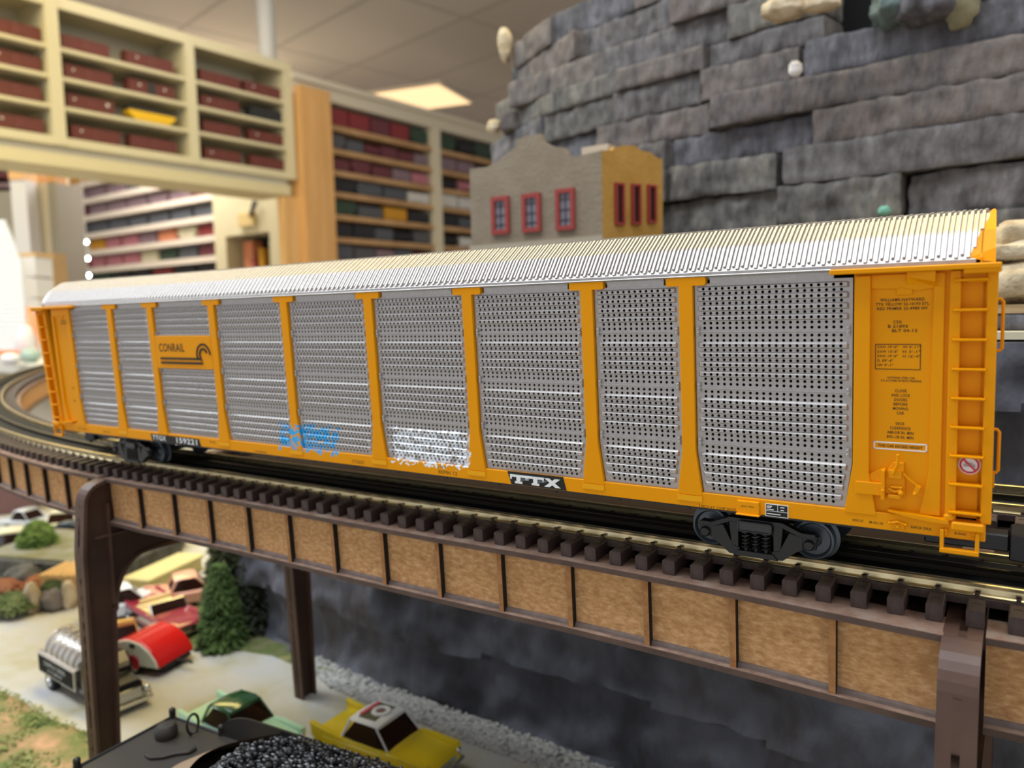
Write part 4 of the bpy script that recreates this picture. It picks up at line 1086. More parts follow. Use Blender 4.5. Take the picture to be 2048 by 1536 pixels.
# ---------------------------------------------------------------- layout ground
def grid_surface(x0, x1, y0, y1, nx, ny, hf):
    b = MB(); vs = [(x0 + (x1 - x0) * i / nx, y0 + (y1 - y0) * j / ny) for j in range(ny + 1) for i in range(nx + 1)]
    vs = [(x, y, hf(x, y)) for x, y in vs]
    b.add(vs, [(j * (nx + 1) + i, j * (nx + 1) + i + 1, (j + 1) * (nx + 1) + i + 1, (j + 1) * (nx + 1) + i) for j in range(ny) for i in range(nx)]); return b
lt = thing('layout_table', 'model railway layout table carrying the road and scenery', 'layout table', (-.9, .6, ZF), WF)
MB().box(-2.15, .9, -.32, 1.5, ZG - .04, ZG - .001).build('table_top', mat('table_board', (96, 78, 60), .8), lt)
for x in (-2.05, .7):
    for y in (-.2, 1.3): MB().box(x - .04, x + .04, y - .04, y + .04, ZF, ZG - .04).build('leg', mat('table_leg', (110, 90, 66), .8), lt)
M_ROAD = mat('road_surface', (180, 174, 164), .85, var=[(160, 150, 112), (176, 170, 148), (184, 180, 170), (172, 172, 174)], vscale=14, bump=.0003, bscale=200)
rd = MB().box(-2.15, .9, .028, 1.5, ZG - .001, ZG).build('model_road', M_ROAD, None, base=(-1, .3, ZG)); tag(rd, 'pale grey model road under the toy cars, below the bridge', 'model road')
M_GRASS = mat('turf', (110, 116, 60), .95, var=[(196, 150, 112), (150, 128, 84), (104, 116, 58), (74, 92, 44)], vscale=26, bump=.001, bscale=260, detail=7)
g = grid_surface(-2.15, .9, -.32, .030, 150, 24, lambda x, y: ZG + .003 + .004 * noise.noise((x * 22, y * 22, 1)) - (.004 if y > .027 else 0))
g = g.build('grass_verge', M_GRASS, None, smooth=True, base=(-1, -.1, ZG)); tag(g, 'patchy green and tan turf along the near side of the road', 'grass', kind='stuff')
random.seed(11)
def tuft_field(name, label, cat, pts, m, rmin, rmax, squash=.8):
    b = MB()
    for (x, y, z) in pts:
        r = random.uniform(rmin, rmax); b.ball((x, y, z + r * .4), r, 5, 4, (random.uniform(.7, 1.4), random.uniform(.7, 1.4), squash))
    o = b.build(name, m, None, smooth=True, base=pts[0]); return tag(o, label, cat, kind='stuff')
pts = []
while len(pts) < 5200:
    x, y = random.uniform(-1.0, -.45), random.uniform(-.14, .031)
    if noise.noise((x * 26, y * 26, 4)) > -.05 or y > .018: pts.append((x, y, ZG + .003))
tuft_field('turf_clumps', 'crumbly green foam clumps on the turf and along the road edge', 'foam turf', pts, mat('foam_green', (92, 108, 52), .95, var=[(64, 84, 40), (124, 134, 70), (170, 160, 110)], vscale=60), .0006, .0016, .5)
# far grass islands
def patch(name, label, cat, poly, m, h=.003, kind=None):
    b = MB(); n = len(poly); cx_, cy_ = sum(p[0] for p in poly) / n, sum(p[1] for p in poly) / n
    vs = [(cx_, cy_, ZG + h)]; R_ = 6
    for k in range(1, R_ + 1):
        for p in poly:
            f_ = k / R_; x, y = cx_ + (p[0] - cx_) * f_, cy_ + (p[1] - cy_) * f_
            vs.append((x, y, ZG + (h + .003 * noise.noise((x * 30, y * 30, 0)) if k < R_ else .0)))
    fs = [(0, 1 + i, 1 + (i + 1) % n) for i in range(n)]
    for k in range(R_ - 1):
        for i in range(n): fs.append((1 + k * n + i, 1 + (k + 1) * n + i, 1 + (k + 1) * n + (i + 1) % n, 1 + k * n + (i + 1) % n))
    b.add(vs, fs); o = b.build(name, m, None, smooth=True, base=(cx_, cy_, ZG)); return tag(o, label, cat, kind=kind)
def G(px, py, z=ZG): return atZ(px, py, z)
isl = [G(*q)[:2] for q in ((-60, 1205), (0, 1212), (60, 1232), (110, 1226), (165, 1205), (215, 1150), (200, 1100), (150, 1068), (60, 1062), (-60, 1080))]
patch('grass_island', 'mixed brown and green planted island at the left, beyond the tank truck', 'grass', isl, mat('island_turf', (128, 122, 84), .95, var=[(150, 132, 96), (96, 96, 56), (176, 160, 124), (84, 70, 46)], vscale=30, bump=.001, bscale=200), kind='stuff')
vr = [G(*q)[:2] for q in ((390, 1200), (352, 1262), (368, 1292), (430, 1300), (480, 1302), (545, 1312), (610, 1340), (680, 1362), (760, 1372), (640, 1262), (560, 1200), (470, 1160))]
patch('wall_verge', 'mossy green strip at the foot of the trees and rock face', 'grass', vr, mat('moss', (112, 116, 62), .95, var=[(150, 140, 90), (84, 98, 48), (120, 112, 80)], vscale=50, bump=.001, bscale=200), kind='stuff')
# gravel strip
pts = []; random.seed(3)
e0 = [G(*q) for q in ((585, 1318), (655, 1380), (800, 1440), (960, 1500), (1100, 1552), (1400, 1700))]
e1 = [G(*q) for q in ((620, 1320), (725, 1358), (833, 1408), (943, 1449), (1107, 1504), (1400, 1640))]
for k in range(5200):
    t = random.random() * 4.999; i = int(t); f_ = t - i; v = random.random()
    a = e0[i] * (1 - f_) + e0[i + 1] * f_; c = e1[i] * (1 - f_) + e1[i + 1] * f_; p = a * (1 - v) + c * v
    pts.append((p[0], p[1] + .004, ZG + .004 * v * random.random()))
tuft_field('gravel_strip', 'light grey gravel along the foot of the dark rock face', 'gravel', pts, mat('gravel', (158, 156, 150), .9, var=[(120, 118, 112), (176, 174, 168), (196, 190, 176)], vscale=300), .0009, .0024)

# ---------------------------------------------------------------- rock face under and behind the tracks
M_ROCK = mat('slate_rock', (70, 70, 76), .75, var=[(44, 42, 44), (74, 74, 82), (98, 98, 106), (70, 60, 54)], vscale=14, bump=.004, bscale=60, detail=8, stretch=(1, 1, .45))
def rock_y(x, z):
    y = .212 + max(0, -.45 - x) * .12
    y += .018 * noise.noise((x * 7, z * 9, 2.)) + .010 * noise.noise((x * 18, z * 26, 5.)) + .005 * noise.noise((x * 55, z * 60, 9.))
    y -= .010 * (math.floor((z + .24) / .055 + .6 * noise.noise((x * 3, 0, 7))) % 2)
    return y
nx, nz = 260, 70; b = MB(); vs = []
zt_ = .072
for j in range(nz + 1):
    for i in range(nx + 1):
        x = -.68 + (.95) * i / nx; z = ZG + (zt_ - ZG) * j / nz; vs.append((x, rock_y(x, z), z))
fs = [(j * (nx + 1) + i, j * (nx + 1) + i + 1, (j + 1) * (nx + 1) + i + 1, (j + 1) * (nx + 1) + i) for j in range(nz) for i in range(nx)]
n0 = len(vs)
for i in range(nx + 1): x = vs[nz * (nx + 1) + i][0]; vs.append((x, .50, zt_))
fs += [(nz * (nx + 1) + i, nz * (nx + 1) + i + 1, n0 + i + 1, n0 + i) for i in range(nx)]
# left end turns away
n1 = len(vs)
for k in range(1, 15):
    for j in range(nz + 1):
        z = ZG + (zt_ - ZG) * j / nz; y0_ = rock_y(-.68, z); y = y0_ + (.50 - y0_) * k / 14
        vs.append((-.68 - .02 * math.sin(k * .7) + .02 * noise.noise((y * 14, z * 14, 3.)), y, z))
for j in range(nz): fs.append((j * (nx + 1), n1 + j, n1 + j + 1, (j + 1) * (nx + 1)))
for k in range(13):
    for j in range(nz): a = n1 + k * (nz + 1) + j; fs.append((a, a + nz + 1, a + nz + 2, a + 1))
b.add(vs, fs); rf = b.build('rock_outcrop', M_ROCK, None, smooth=True, autos=50, base=(-.2, .3, ZG)); tag(rf, 'dark slate rock face behind the bridge, rising from the gravel past both tracks', 'rock face')

# cast stone blocks
def stone(mb, c, size, seed, yaw=0, n=(10, 4, 4), amp=.1, rnd=.25, tilt=0, fine=.02):
    nx, ny, nz = n; idx = {}; vs = []; fs = []
    def vid(i, j, k):
        key = (i, j, k)
        if key not in idx:
            p = np.array([2 * i / nx - 1, 2 * j / ny - 1, 2 * k / nz - 1])
            q = p.copy()
            edge = sorted(np.abs(p))[1]
            for a in range(3):
                o = [x for x in range(3) if x != a]; q[a] = p[a] * (1 - rnd * .5 * (max(abs(p[o[0]]), abs(p[o[1]])) ** 8))
            q = q * np.array(size) / 2
            nn = noise.noise(Vector((q[0] * 18 + seed * 7.3, q[1] * 18, q[2] * 18 + seed)))
            n2 = noise.noise(Vector((q[0] * 70 + seed, q[1] * 70, q[2] * 70)))
            d = p / (np.linalg.norm(p) + 1e-9)
            q = q + d * (nn * amp * min(size) + n2 * fine * min(size) * 3)
            q[2] += tilt * q[0]
            a = math.radians(yaw); x, y = q[0] * math.cos(a) - q[1] * math.sin(a), q[0] * math.sin(a) + q[1] * math.cos(a)
            idx[key] = len(vs); vs.append((c[0] + x, c[1] + y, c[2] + q[2]))
        return idx[key]
    for a, b_, fixed in ((0, 1, 2), (0, 2, 1), (1, 2, 0)):
        for side in (0, n[fixed]):
            for i in range(n[a]):
                for j in range(n[b_]):
                    def key(ii, jj):
                        k3 = [0, 0, 0]; k3[a] = ii; k3[b_] = jj; k3[fixed] = side; return vid(*k3)
                    fs.append((key(i, j), key(i + 1, j), key(i + 1, j + 1), key(i, j + 1)))
    mb.add(vs, fs)
STM = [mat('slab_' + n, c[1], .85, var=c, vscale=55, bump=.0030, bscale=120, detail=10, stretch=(1.4, 1, .55)) for n, c in dict(
    a=[(58, 54, 52), (92, 88, 87), (118, 114, 113)], b=[(56, 54, 54), (88, 86, 90), (114, 112, 117)], c=[(60, 54, 50), (92, 86, 84), (108, 98, 92), (116, 110, 106)],
    d=[(58, 56, 53), (94, 91, 87), (124, 120, 110)]).items()]
M_TANST = mat('pale_stone', (190, 172, 138), .85, var=[(150, 126, 96), (192, 174, 142), (210, 196, 170)], vscale=60, bump=.004, bscale=90, detail=8)
cliff = thing('stone_cliff', 'tall curved cliff of stacked grey slabs filling the upper right', 'cliff', (0, .6, .072), WF)
CP = [(.45, .44), (.10, .465), (-.15, .49), (-.35, .525), (-.51, .575), (-.625, .650), (-.665, .74), (-.665, .88)]
def cpath(s):
    for (a, c) in zip(CP, CP[1:]):
        d = math.hypot(c[0] - a[0], c[1] - a[1])
        if s <= d or c == CP[-1]:
            f_ = s / d; return a[0] + (c[0] - a[0]) * f_, a[1] + (c[1] - a[1]) * f_, math.atan2(c[1] - a[1], c[0] - a[0])
        s -= d
CT = sum(math.hypot(c[0] - a[0], c[1] - a[1]) for a, c in zip(CP, CP[1:]))
rz = [.072, .100, .134, .1665, .206, .241, .273, .305, .338, .363, .396, .43, .465]
random.seed(21)
core = MB()
ring = [(x, y + .06) for x, y in CP[:5]] + [(x + .06, y + .02) for x, y in CP[5:]] + [(.45, .88)]
core.prism(ring, .072, .385, 'z'); core.build('gap_shade_core', mat('core_shade', (10, 9, 9), 1), cliff)  # block coloured near black to stand for shade in the slab gaps
for r in range(len(rz) - 1):
    s = random.uniform(-.15, 0) if rz[r] < .335 else .612; h = rz[r + 1] - rz[r]; batter = .006 - (rz[r] - .1) * .10
    while s < CT:
        ln = random.uniform(.22, .50) if s < .6 else random.uniform(.10, .18)
        if s < .6 and s + ln > .66: ln = random.uniform(.58, .70) - s + .03
        ln = min(ln, CT - s + .01); sm = s + ln / 2
        if ln < .03: break
        if sm > 0:
            x, y, th = cpath(max(.0, sm)); nx_, ny_ = math.sin(th), -math.cos(th)      # inward normal
            if ny_ < 0 and nx_ > 0: pass
            out_ = random.uniform(-.009, .009)
            # normal towards the viewer side
            vx, vy = -math.sin(th), math.cos(th)
            if vy > 0 and th > -math.pi and False: pass
            # path runs towards -x, so the left-hand normal points to -y (viewer)
            px_, py_ = (math.sin(th) * -1, math.cos(th))
            hole = False
            if not hole:
                ins = .045 - batter
                cx_, cy_ = x + px_ * -ins - px_ * out_, y + py_ * -ins - py_ * out_
                b = MB(); stone(b, (cx_, cy_, rz[r] + h / 2), (ln * .998, .09, h * .99), r * 17 + s * 31, math.degrees(th) + random.uniform(-1.2, 1.2), n=(56, 5, 12), amp=.05, rnd=.06, tilt=random.uniform(-.014, .014), fine=.026)
                b.build('stone_slab', random.choice(STM), cliff, smooth=True, autos=50)
        s += ln
def loose(name, label, px, py, Y, size, m, seed, yaw=0, n=(10, 6, 8), amp=.25, rnd=.6, cat='stone', fine=.05, group=None):
    P = atY(px, py, Y); b = MB(); stone(b, tuple(P), size, seed, yaw, n, amp, rnd, 0, fine); o = b.build(name, m, None, smooth=True, autos=60, base=(P[0], P[1], P[2] - size[2] / 2)); return tag(o, label, cat, group)
loose('stone_block', 'greenish grey block at the top of the cliff beside the black gap', 1793, 14, .50, (.050, .06, .040), mat('teal_stone', (92, 108, 106), .8, var=[(66, 78, 78), (108, 124, 118)], vscale=60, bump=.002, bscale=120), 3)
loose('stone_block', 'dark grey block at the top edge between the two black gaps', 1862, 10, .50, (.052, .06, .038), STM[1], 9)
loose('stone_block', 'pale yellowish block at the top edge left of the right black gap', 1925, 8, .50, (.022, .05, .040), mat('olive_stone', (140, 134, 104), .8, var=[(112, 108, 84), (156, 150, 120)], vscale=60), 15)
loose('tan_stone', 'flat tan stone on the cliff at the top edge, left of the black gap', 1570, 16, .45, (.036, .03, .018), M_TANST, 4)
loose('tan_stone', 'thin tan stone sliver right of the flat tan stone at the top edge', 1640, 10, .45, (.030, .02, .009), M_TANST, 5)
loose('white_pebble', 'small white pebble sitting on a slab high on the cliff', 1590, 136, .47, (.012, .010, .014), mat('white_stone', (230, 226, 222), .7), 6, n=(6, 6, 6))
loose('green_chip', 'small sea green chip on the cliff just above the roof', 1768, 421, .46, (.010, .008, .008), mat('green_chip', (110, 168, 148), .7), 7, n=(6, 6, 6))
loose('tan_pebble', 'small rounded tan pebble at the left foot of the cliff above the adobe', 988, 252, .66, (.020, .02, .020), M_TANST, 8, n=(6, 6, 6), amp=.1)
loose('tan_flake', 'pale upright flake leaning on the upper left edge of the cliff', 1010, 92, .66, (.016, .016, .046), M_TANST, 12, n=(5, 5, 9), amp=.2)
# right edge: board, dark stones, tan board and pale stones
zb1 = atY(2020, 663, .205)[2]
lb = MB().box(-.12, .12, .200, .50, zb1 - .004, zb1).build('ledge_board', mat('cream_ledge', (216, 206, 176), .7), None, base=(0, .3, zb1 - .004)); tag(lb, 'thin cream ledge board above the dark rock at the right edge', 'board')
random.seed(8)
for k, (px, w_) in enumerate(((2004, .016), (2018, .013), (2036, .020))):
    loose('dark_stone', ['dark stone on the cream ledge right beside the autorack ladder', 'small dark stone, second from the ladder on the cream ledge', 'larger dark stone on the cream ledge, third from the ladder'][k], px, 642, .225, (w_, .02, .0125), STM[1], 30 + k, n=(6, 6, 6), group='dark stones on the ledge')
zt1, zt2 = atY(2020, 626, .225)[2], atY(2020, 609, .225)[2]
tb = MB().box(-.12, .12, .214, .50, zt1, zt2).build('tan_board', mat('tan_ledge', (176, 150, 108), .7, var=[(150, 124, 88), (196, 172, 130)], vscale=60, stretch=(.2, 1, 6)), None, base=(0, .3, zt1)); tag(tb, 'tan layered board between the dark and the pale stones at right', 'board')
loose('pale_stone', 'large pale stone resting on the tan board at the right edge', 2045, 568, .24, (.066, .05, .0235), M_TANST, 41, n=(14, 8, 8), amp=.2, fine=.06)
loose('pale_stone', 'flat pale stone at right, middle one of the stack', 2018, 509, .25, (.062, .05, .0125), M_TANST, 42, n=(14, 8, 6), amp=.25, fine=.06)
loose('pale_stone', 'rounded pale stone at right, topmost of the stack', 2048, 474, .25, (.030, .03, .0165), M_TANST, 43, n=(10, 8, 8), amp=.3, fine=.06)

# ---------------------------------------------------------------- trees and bushes
def foliage(mb, c, rx, rz, n, size, seed, cone=False):
    rnd_ = random.Random(seed)
    for _ in range(n):
        a = rnd_.uniform(0, 2 * math.pi)
        if cone: h = rnd_.random() ** 1.1; r = rx * (1 - h) ** .8 * rnd_.uniform(.45, 1.0) + .002; z = h * rz
        else:
            ph = rnd_.uniform(0, math.pi * .55); r = rx * math.sin(ph) * rnd_.uniform(.7, 1); z = rz * (.35 + .6 * math.cos(ph) * rnd_.uniform(.8, 1))
        p = np.array([c[0] + r * math.cos(a), c[1] + r * math.sin(a), c[2] + z]); s = size * rnd_.uniform(.6, 1.4)
        d = np.array([math.cos(a), math.sin(a), rnd_.uniform(-.6, .3)]); d /= np.linalg.norm(d); e = np.array([-math.sin(a), math.cos(a), 0]); f_ = np.cross(d, e)
        mb.add([p - e * s * .5, p + d * s, p + e * s * .5, p + f_ * s * .5 - d * s * .3], [(0, 1, 2), (0, 2, 3), (1, 0, 3), (2, 1, 3)])
def tree(name, label, P, rx, rz, n, size, col, seed, cone=True, trunk=True, cat='tree'):
    t = thing(name, label, cat, tuple(P)); b = MB(); foliage(b, P, rx, rz, n, size, seed, cone); m = mat('leaf_%d' % seed, col[1], .9, var=col, vscale=50); b.build('foliage', m, t)
    if trunk: MB().cyl(P, (P[0], P[1], P[2] + rz * .8), .004, .001, 8).build('trunk', mat('trunk_%d' % seed, (84, 60, 40), .9), t)
    return t
tree('conifer_tree', 'bright green conifer, left front one of the trees by the rock face', G(447, 1290), .024, .085, 2600, .0052, [(46, 62, 26), (70, 92, 40), (96, 120, 62)], 51)
tree('conifer_tree', 'olive green conifer, tallest of the trees below the girder', G(462, 1262), .032, .140, 3000, .0056, [(42, 46, 24), (62, 68, 34), (84, 88, 48)], 52)
tree('conifer_tree', 'dark green conifer at the rock face, right one of the trees', G(512, 1262), .026, .115, 2400, .0052, [(26, 32, 20), (42, 48, 30), (58, 62, 40)], 53)
tree('leafy_bush', 'bright green leafy bush on the stone platform at far left', G(80, 1132), .025, .066, 1400, .006, [(74, 100, 44), (104, 132, 62), (134, 156, 88)], 54, cone=False, cat='bush')
tree('leafy_bush', 'dark green bush in front of the slatted crate at left', G(126, 1202), .024, .034, 900, .005, [(50, 64, 36), (76, 90, 50), (100, 108, 66)], 55, cone=False, cat='bush')
tree('leafy_bush', 'green grey bush at the kerb of the planted island, left edge', G(30, 1228), .024, .026, 800, .005, [(70, 86, 48), (104, 118, 70), (128, 134, 90)], 56, cone=False, cat='bush')
tree('orange_shrub', 'orange red flowering shrub at the left edge', G(10, 1196), .022, .024, 600, .004, [(150, 84, 54), (172, 112, 78), (120, 104, 76)], 57, cone=False, cat='shrub')
tree('orange_shrub', 'small orange shrub between the platform and the slatted crate', G(72, 1186), .012, .022, 200, .005, [(164, 92, 54), (176, 116, 78), (130, 104, 70)], 58, cone=False, cat='shrub')
tree('red_flowers', 'small red flower clump just left of the tall bridge leg', G(152, 1150), .010, .018, 150, .004, [(196, 36, 44), (220, 60, 64), (170, 30, 40)], 59, cone=False, cat='flowers')
def gloose(name, label, px, py, size, m, seed, yaw=0, cat='stone'):
    P = G(px, py); b = MB(); stone(b, (P[0], P[1], ZG + size[2] / 2 - .002), size, seed, yaw, (8, 6, 6), .25, .6, 0, .05); o = b.build(name, m, None, smooth=True, autos=60, base=(P[0], P[1], ZG)); return tag(o, label, cat)
gloose('garden_rock', 'pale upright rock at the kerb of the planted island', 65, 1224, (.022, .02, .040), M_TANST, 61)
gloose('garden_rock', 'tan pointed rock at the kerb just left of the bridge leg', 138, 1216, (.016, .016, .034), M_TANST, 62)
gloose('garden_rock', 'brown low rock between the two pale garden rocks', 103, 1218, (.034, .024, .024), STM[2], 63)
gloose('garden_rock', 'grey rock pile piece behind the orange shrub at left', 50, 1178, (.045, .03, .030), STM[3], 64)
# platform, crate, low buildings
P = G(100, 1168); fr = yaw_frame(18, (P[0], P[1], 0))
t = thing('stone_platform', 'dark grey stone platform under the bright green bush at left', 'platform', (0, .06, ZG), fr)
MB().box(-.12, .10, 0, .13, ZG, ZG + .028).build('platform_block', mat('platform_stone', (90, 88, 84), .85, var=[(62, 60, 56), (112, 110, 104)], vscale=60, bump=.001, bscale=200), t, bevel=.002)
MB().box(-.118, .098, .004, .128, ZG + .028, ZG + .031).build('turf_top', mat('platform_turf', (140, 138, 108), .9, var=[(150, 148, 140), (120, 118, 70)], vscale=40), t)
P = G(143, 1208); fr = yaw_frame(30, (P[0], P[1], 0))
t = thing('slatted_crate', 'tan slatted wooden crate beside the bridge leg at left', 'crate', (0, .02, ZG), fr)
MB().box(-.036, .036, 0, .05, ZG, ZG + .034).build('crate_box', mat('crate_wood', (206, 164, 104), .8), t)
for k in range(9): MB().box(-.037 + k * .0085, -.0325 + k * .0085, -.001, .051, ZG + .034, ZG + .036).build('slat', mat('crate_slat', (222, 184, 124), .8) if k == 0 else bpy.data.materials['crate_slat'], t)
def block(name, label, cat, A_, B_, w_, h0, h1, m, m2=None):
    a, c = G(*A_), G(*B_); d = c - a; L = np.linalg.norm(d); yaw = math.degrees(math.atan2(d[1], d[0])); fr = yaw_frame(yaw, (a[0], a[1], 0))
    t = thing(name, label, cat, (L / 2, w_ / 2, ZG), fr); MB().box(0, L, 0, w_, ZG + h0 if h0 else ZG, ZG + h1).build('walls', m, t, bevel=.001); MB().box(-.003, L + .003, -.003, w_ + .003, ZG + h1, ZG + h1 + .004).build('roof', m2 or m, t, bevel=.001); return t
M_CRB = mat('cream_building', (206, 194, 136), .7); M_GRB = mat('grey_building', (112, 108, 98), .8)
block('low_building', 'long low cream building behind the maroon convertible', 'model building', (300, 1190), (405, 1138), .035, 0, .016, M_CRB)
block('low_building', 'grey walled low building with cream roof directly under the girder', 'model building', (285, 1150), (372, 1090), .022, 0, .020, M_GRB, M_CRB)
block('low_building', 'flat cream roofed building at far left under the curved girder', 'model building', (-40, 1035), (75, 1022), .12, 0, .055, mat('mauve_wall', (120, 88, 84), .8), mat('ochre_roof', (222, 206, 150), .7))

# ---------------------------------------------------------------- adobe building
M_ADOBE = mat('adobe_plaster', (136, 122, 102), .9, var=[(128, 114, 94), (142, 128, 108)], vscale=40, bump=.0008, bscale=260)
M_WARMLIT = mat('warm_lit_plaster', (176, 134, 62), .9, var=[(166, 124, 52), (184, 142, 70)], vscale=40, bump=.0008, bscale=260)  # same plaster as the front, warm light on the side wall mixed into its colour
M_RFR = mat('red_window_frame', (146, 48, 40), .6); M_WGL = mat('window_pane', (120, 116, 124), .25); M_DPANE = mat('dark_pane', (56, 26, 16), .4)
YB = .38
f0 = lambda px, py, Y=YB: atY(px, py, Y)
bl = thing('adobe_building', 'adobe style model building with stepped parapet and red framed windows', 'model building', (f0(1075, 500)[0], YB + .05, .150), WF)
pp_ = [(939, 338), (974, 334), (993.6, 324), (1011, 308.6), (1029, 295), (1034.6, 279), (1052, 271.5), (1081.5, 267.6), (1085, 283), (1105, 293), (1128, 295), (1134, 308.6), (1154, 312.5), (1203, 300.8)]
poly = [tuple(f0(*q)[[0, 2]]) for q in pp_]; xl_, xr_ = poly[0][0], poly[-1][0]; zb_ = .150
poly = [(xl_, zb_)] + poly + [(xr_, zb_)]
MB().prism(poly, YB, YB + .006).build('front_wall', M_ADOBE, bl)
b = MB(); b.box(xl_ - .001, xr_ + .001, YB - .0025, YB, zb_, f0(1000, 488)[2]); b.build('base_trim', mat('adobe_trim', (166, 154, 134), .9), bl)
# side wall turns away to the right
dirv = ray(3600, 560); dirv[2] = 0; dirv /= np.linalg.norm(dirv); nrm = np.array([dirv[1], -dirv[0], 0])
c0 = np.array([xr_, YB, 0])
def atS(px, py):
    P = on_plane(px, py, c0, nrm); return (P - c0) @ dirv, P[2]
sy = math.degrees(math.atan2(dirv[1], dirv[0])); SF = yaw_frame(sy, tuple(c0))
BASEB, _ = INFO[bl.name]
def sidepoly(name, poly2, y0, y1, m, parent, fr=SF):
    """poly in (u,z) of the side wall, thickness along the inward normal"""
    b = MB(); n = len(poly2); vs = []
    for yy in (y0, y1):
        for u_, z_ in poly2: p = c0 + dirv * u_ - nrm * yy; vs.append((p[0], p[1], z_))
    b.add(vs, [tuple(range(n)), tuple(range(2 * n - 1, n - 1, -1))] + [(i, i + n, (i + 1) % n + n, (i + 1) % n) for i in range(n)]); return b.build(name, m, parent)
sp_ = [(1203, 300.8), (1226, 300), (1228, 295), (1247, 291), (1269, 291), (1283, 301), (1302, 305), (1312, 314.5), (1325, 318)]
sp2 = [atS(*q) for q in sp_]; sidepoly('side_wall', [(0, zb_)] + sp2 + [(sp2[-1][0], zb_)], 0.0, .006, M_WARMLIT, bl)
e = c0 + dirv * sp2[-1][0]
b = MB(); b.prism([(xl_ + .006, YB + .005), (xr_ - .004, YB + .006), (e[0] - .006, e[1] + .004), (e[0] - .03, e[1] + .07), (xl_ + .01, YB + .09)], zb_, .205, 'z'); b.build('roof_deck', M_ADOBE, bl)
a0 = f0(1163, 301, YB + .03); a1 = f0(1216, 287, YB + .03); MB().box(a0[0], a1[0], YB + .03, YB + .05, .2, a1[2]).build('chimney', mat('chimney_plaster', (196, 180, 156), .9), bl)
def window(u0, u1, z0, z1, side):
    def pl_(n_, uu0, uu1, zz0, zz1, y0, y1, m, par):
        if side: return sidepoly(n_, [(uu0, zz0), (uu1, zz0), (uu1, zz1), (uu0, zz1)], y0, y1, m, par)
        return MB().box(uu0, uu1, YB + y0, YB + y1, zz0, zz1).build(n_, m, par)
    w_ = (u1 - u0); t = w_ * .20
    b = None
    fr_ = pl_('window_frame', u0, u1, z0, z0 + t, -.003, .0, M_RFR, bl)
    for r in ((u0, u1, z1 - t, z1), (u0, u0 + t, z0 + t, z1 - t), (u1 - t, u1, z0 + t, z1 - t)): pl_('frame_bar', r[0], r[1], r[2], r[3], -.003, .0, M_RFR, fr_)
    pl_('pane', u0 + t, u1 - t, z0 + t, z1 - t, -.0008, -.0001, M_DPANE if side else M_WGL, fr_)
    for k in (1, 2, 3): z = z0 + (z1 - z0) * k / 4; pl_('glazing_bar', u0 + t, u1 - t, z - .0003, z + .0003, -.0016, -.0008, M_DARK, fr_)
    u = (u0 + u1) / 2; pl_('glazing_bar', u - .0003, u + .0003, z0 + t, z1 - t, -.0016, -.0008, M_DARK, fr_)
for (x0, y0, x1, y1) in ((986, 391, 1019, 470), (1047, 385, 1082, 466), (1114, 375, 1150, 462)):
    a, c = f0(x0, y1), f0(x1, y0); window(a[0], c[0], a[2], c[2], False)
for (x0, y0, x1, y1) in ((1229, 367, 1246, 450), (1262, 369, 1279, 449), (1294, 371, 1310, 446)):
    a, c = atS(x0, y1), atS(x1, y0); window(a[0], c[0], a[1], c[1], True)
# ledge that carries the building
b = MB(); stone(b, (-.36, .43, .111), (.36, .17, .078), 77, 0, (24, 10, 6), .05, .15, 0, .02); o = b.build('rock_ledge', STM[0], None, smooth=True, autos=50, base=(-.36, .43, .072)); tag(o, 'grey rock ledge under the adobe building, mostly hidden by the autorack roof', 'rock')
# ---------------------------------------------------------------- toy vehicles
M_TYRE = mat('tyre_rubber', (24, 24, 24), .7); M_CHROME = mat('chrome', (215, 218, 222), .12, 1.0); M_GLASSD = mat('car_glass', (60, 40, 34), .08, alpha=.6); M_SEAT = mat('red_seats', (176, 40, 32), .6)
def vehicle_frame(px, py, z, yaw): P = atZ(px, py, z); return yaw_frame(yaw, (P[0], P[1], 0))
def wheels(t, xs, w_, r, hub=M_CHROME):
    for x in xs:
        for sg in (-1, 1):
            b = MB(); y0, y1 = sg * (w_ / 2 - .0065), sg * (w_ / 2 + .0005)
            b.cyl((x, y0, ZG + r), (x, y1, ZG + r), r, n=20); b.cyl((x, y1, ZG + r), (x, y1 + sg * .0006, ZG + r), r * .62, n=16, mi=1); b.ball((x, y1 + sg * .0006, ZG + r), r * .25, 8, 6, mi=1)
            b.build('wheel', [M_TYRE, hub], t, smooth=True)
def body_loft(b, st, z_off=ZG, n=14):
    """stations: (x, half width bottom, half width belt, z bottom, z top)"""
    rings = []
    for (x, wb, wt, z0, z1) in st:
        r = []
        hm = z0 + (z1 - z0) * .45
        for (y, z) in ((-wb * .8, z0), (-wb, z0 + (z1 - z0) * .12), (-max(wb, wt), hm), (-wt, z1 - (z1 - z0) * .14), (-wt * .90, z1), (-wt * .4, z1 + .0004), (wt * .4, z1 + .0004), (wt * .90, z1), (wt, z1 - (z1 - z0) * .14), (max(wb, wt), hm), (wb, z0 + (z1 - z0) * .12), (wb * .8, z0)):
            r.append((x, y, z_off + z))
        rings.append(r)
    b.loft(rings)
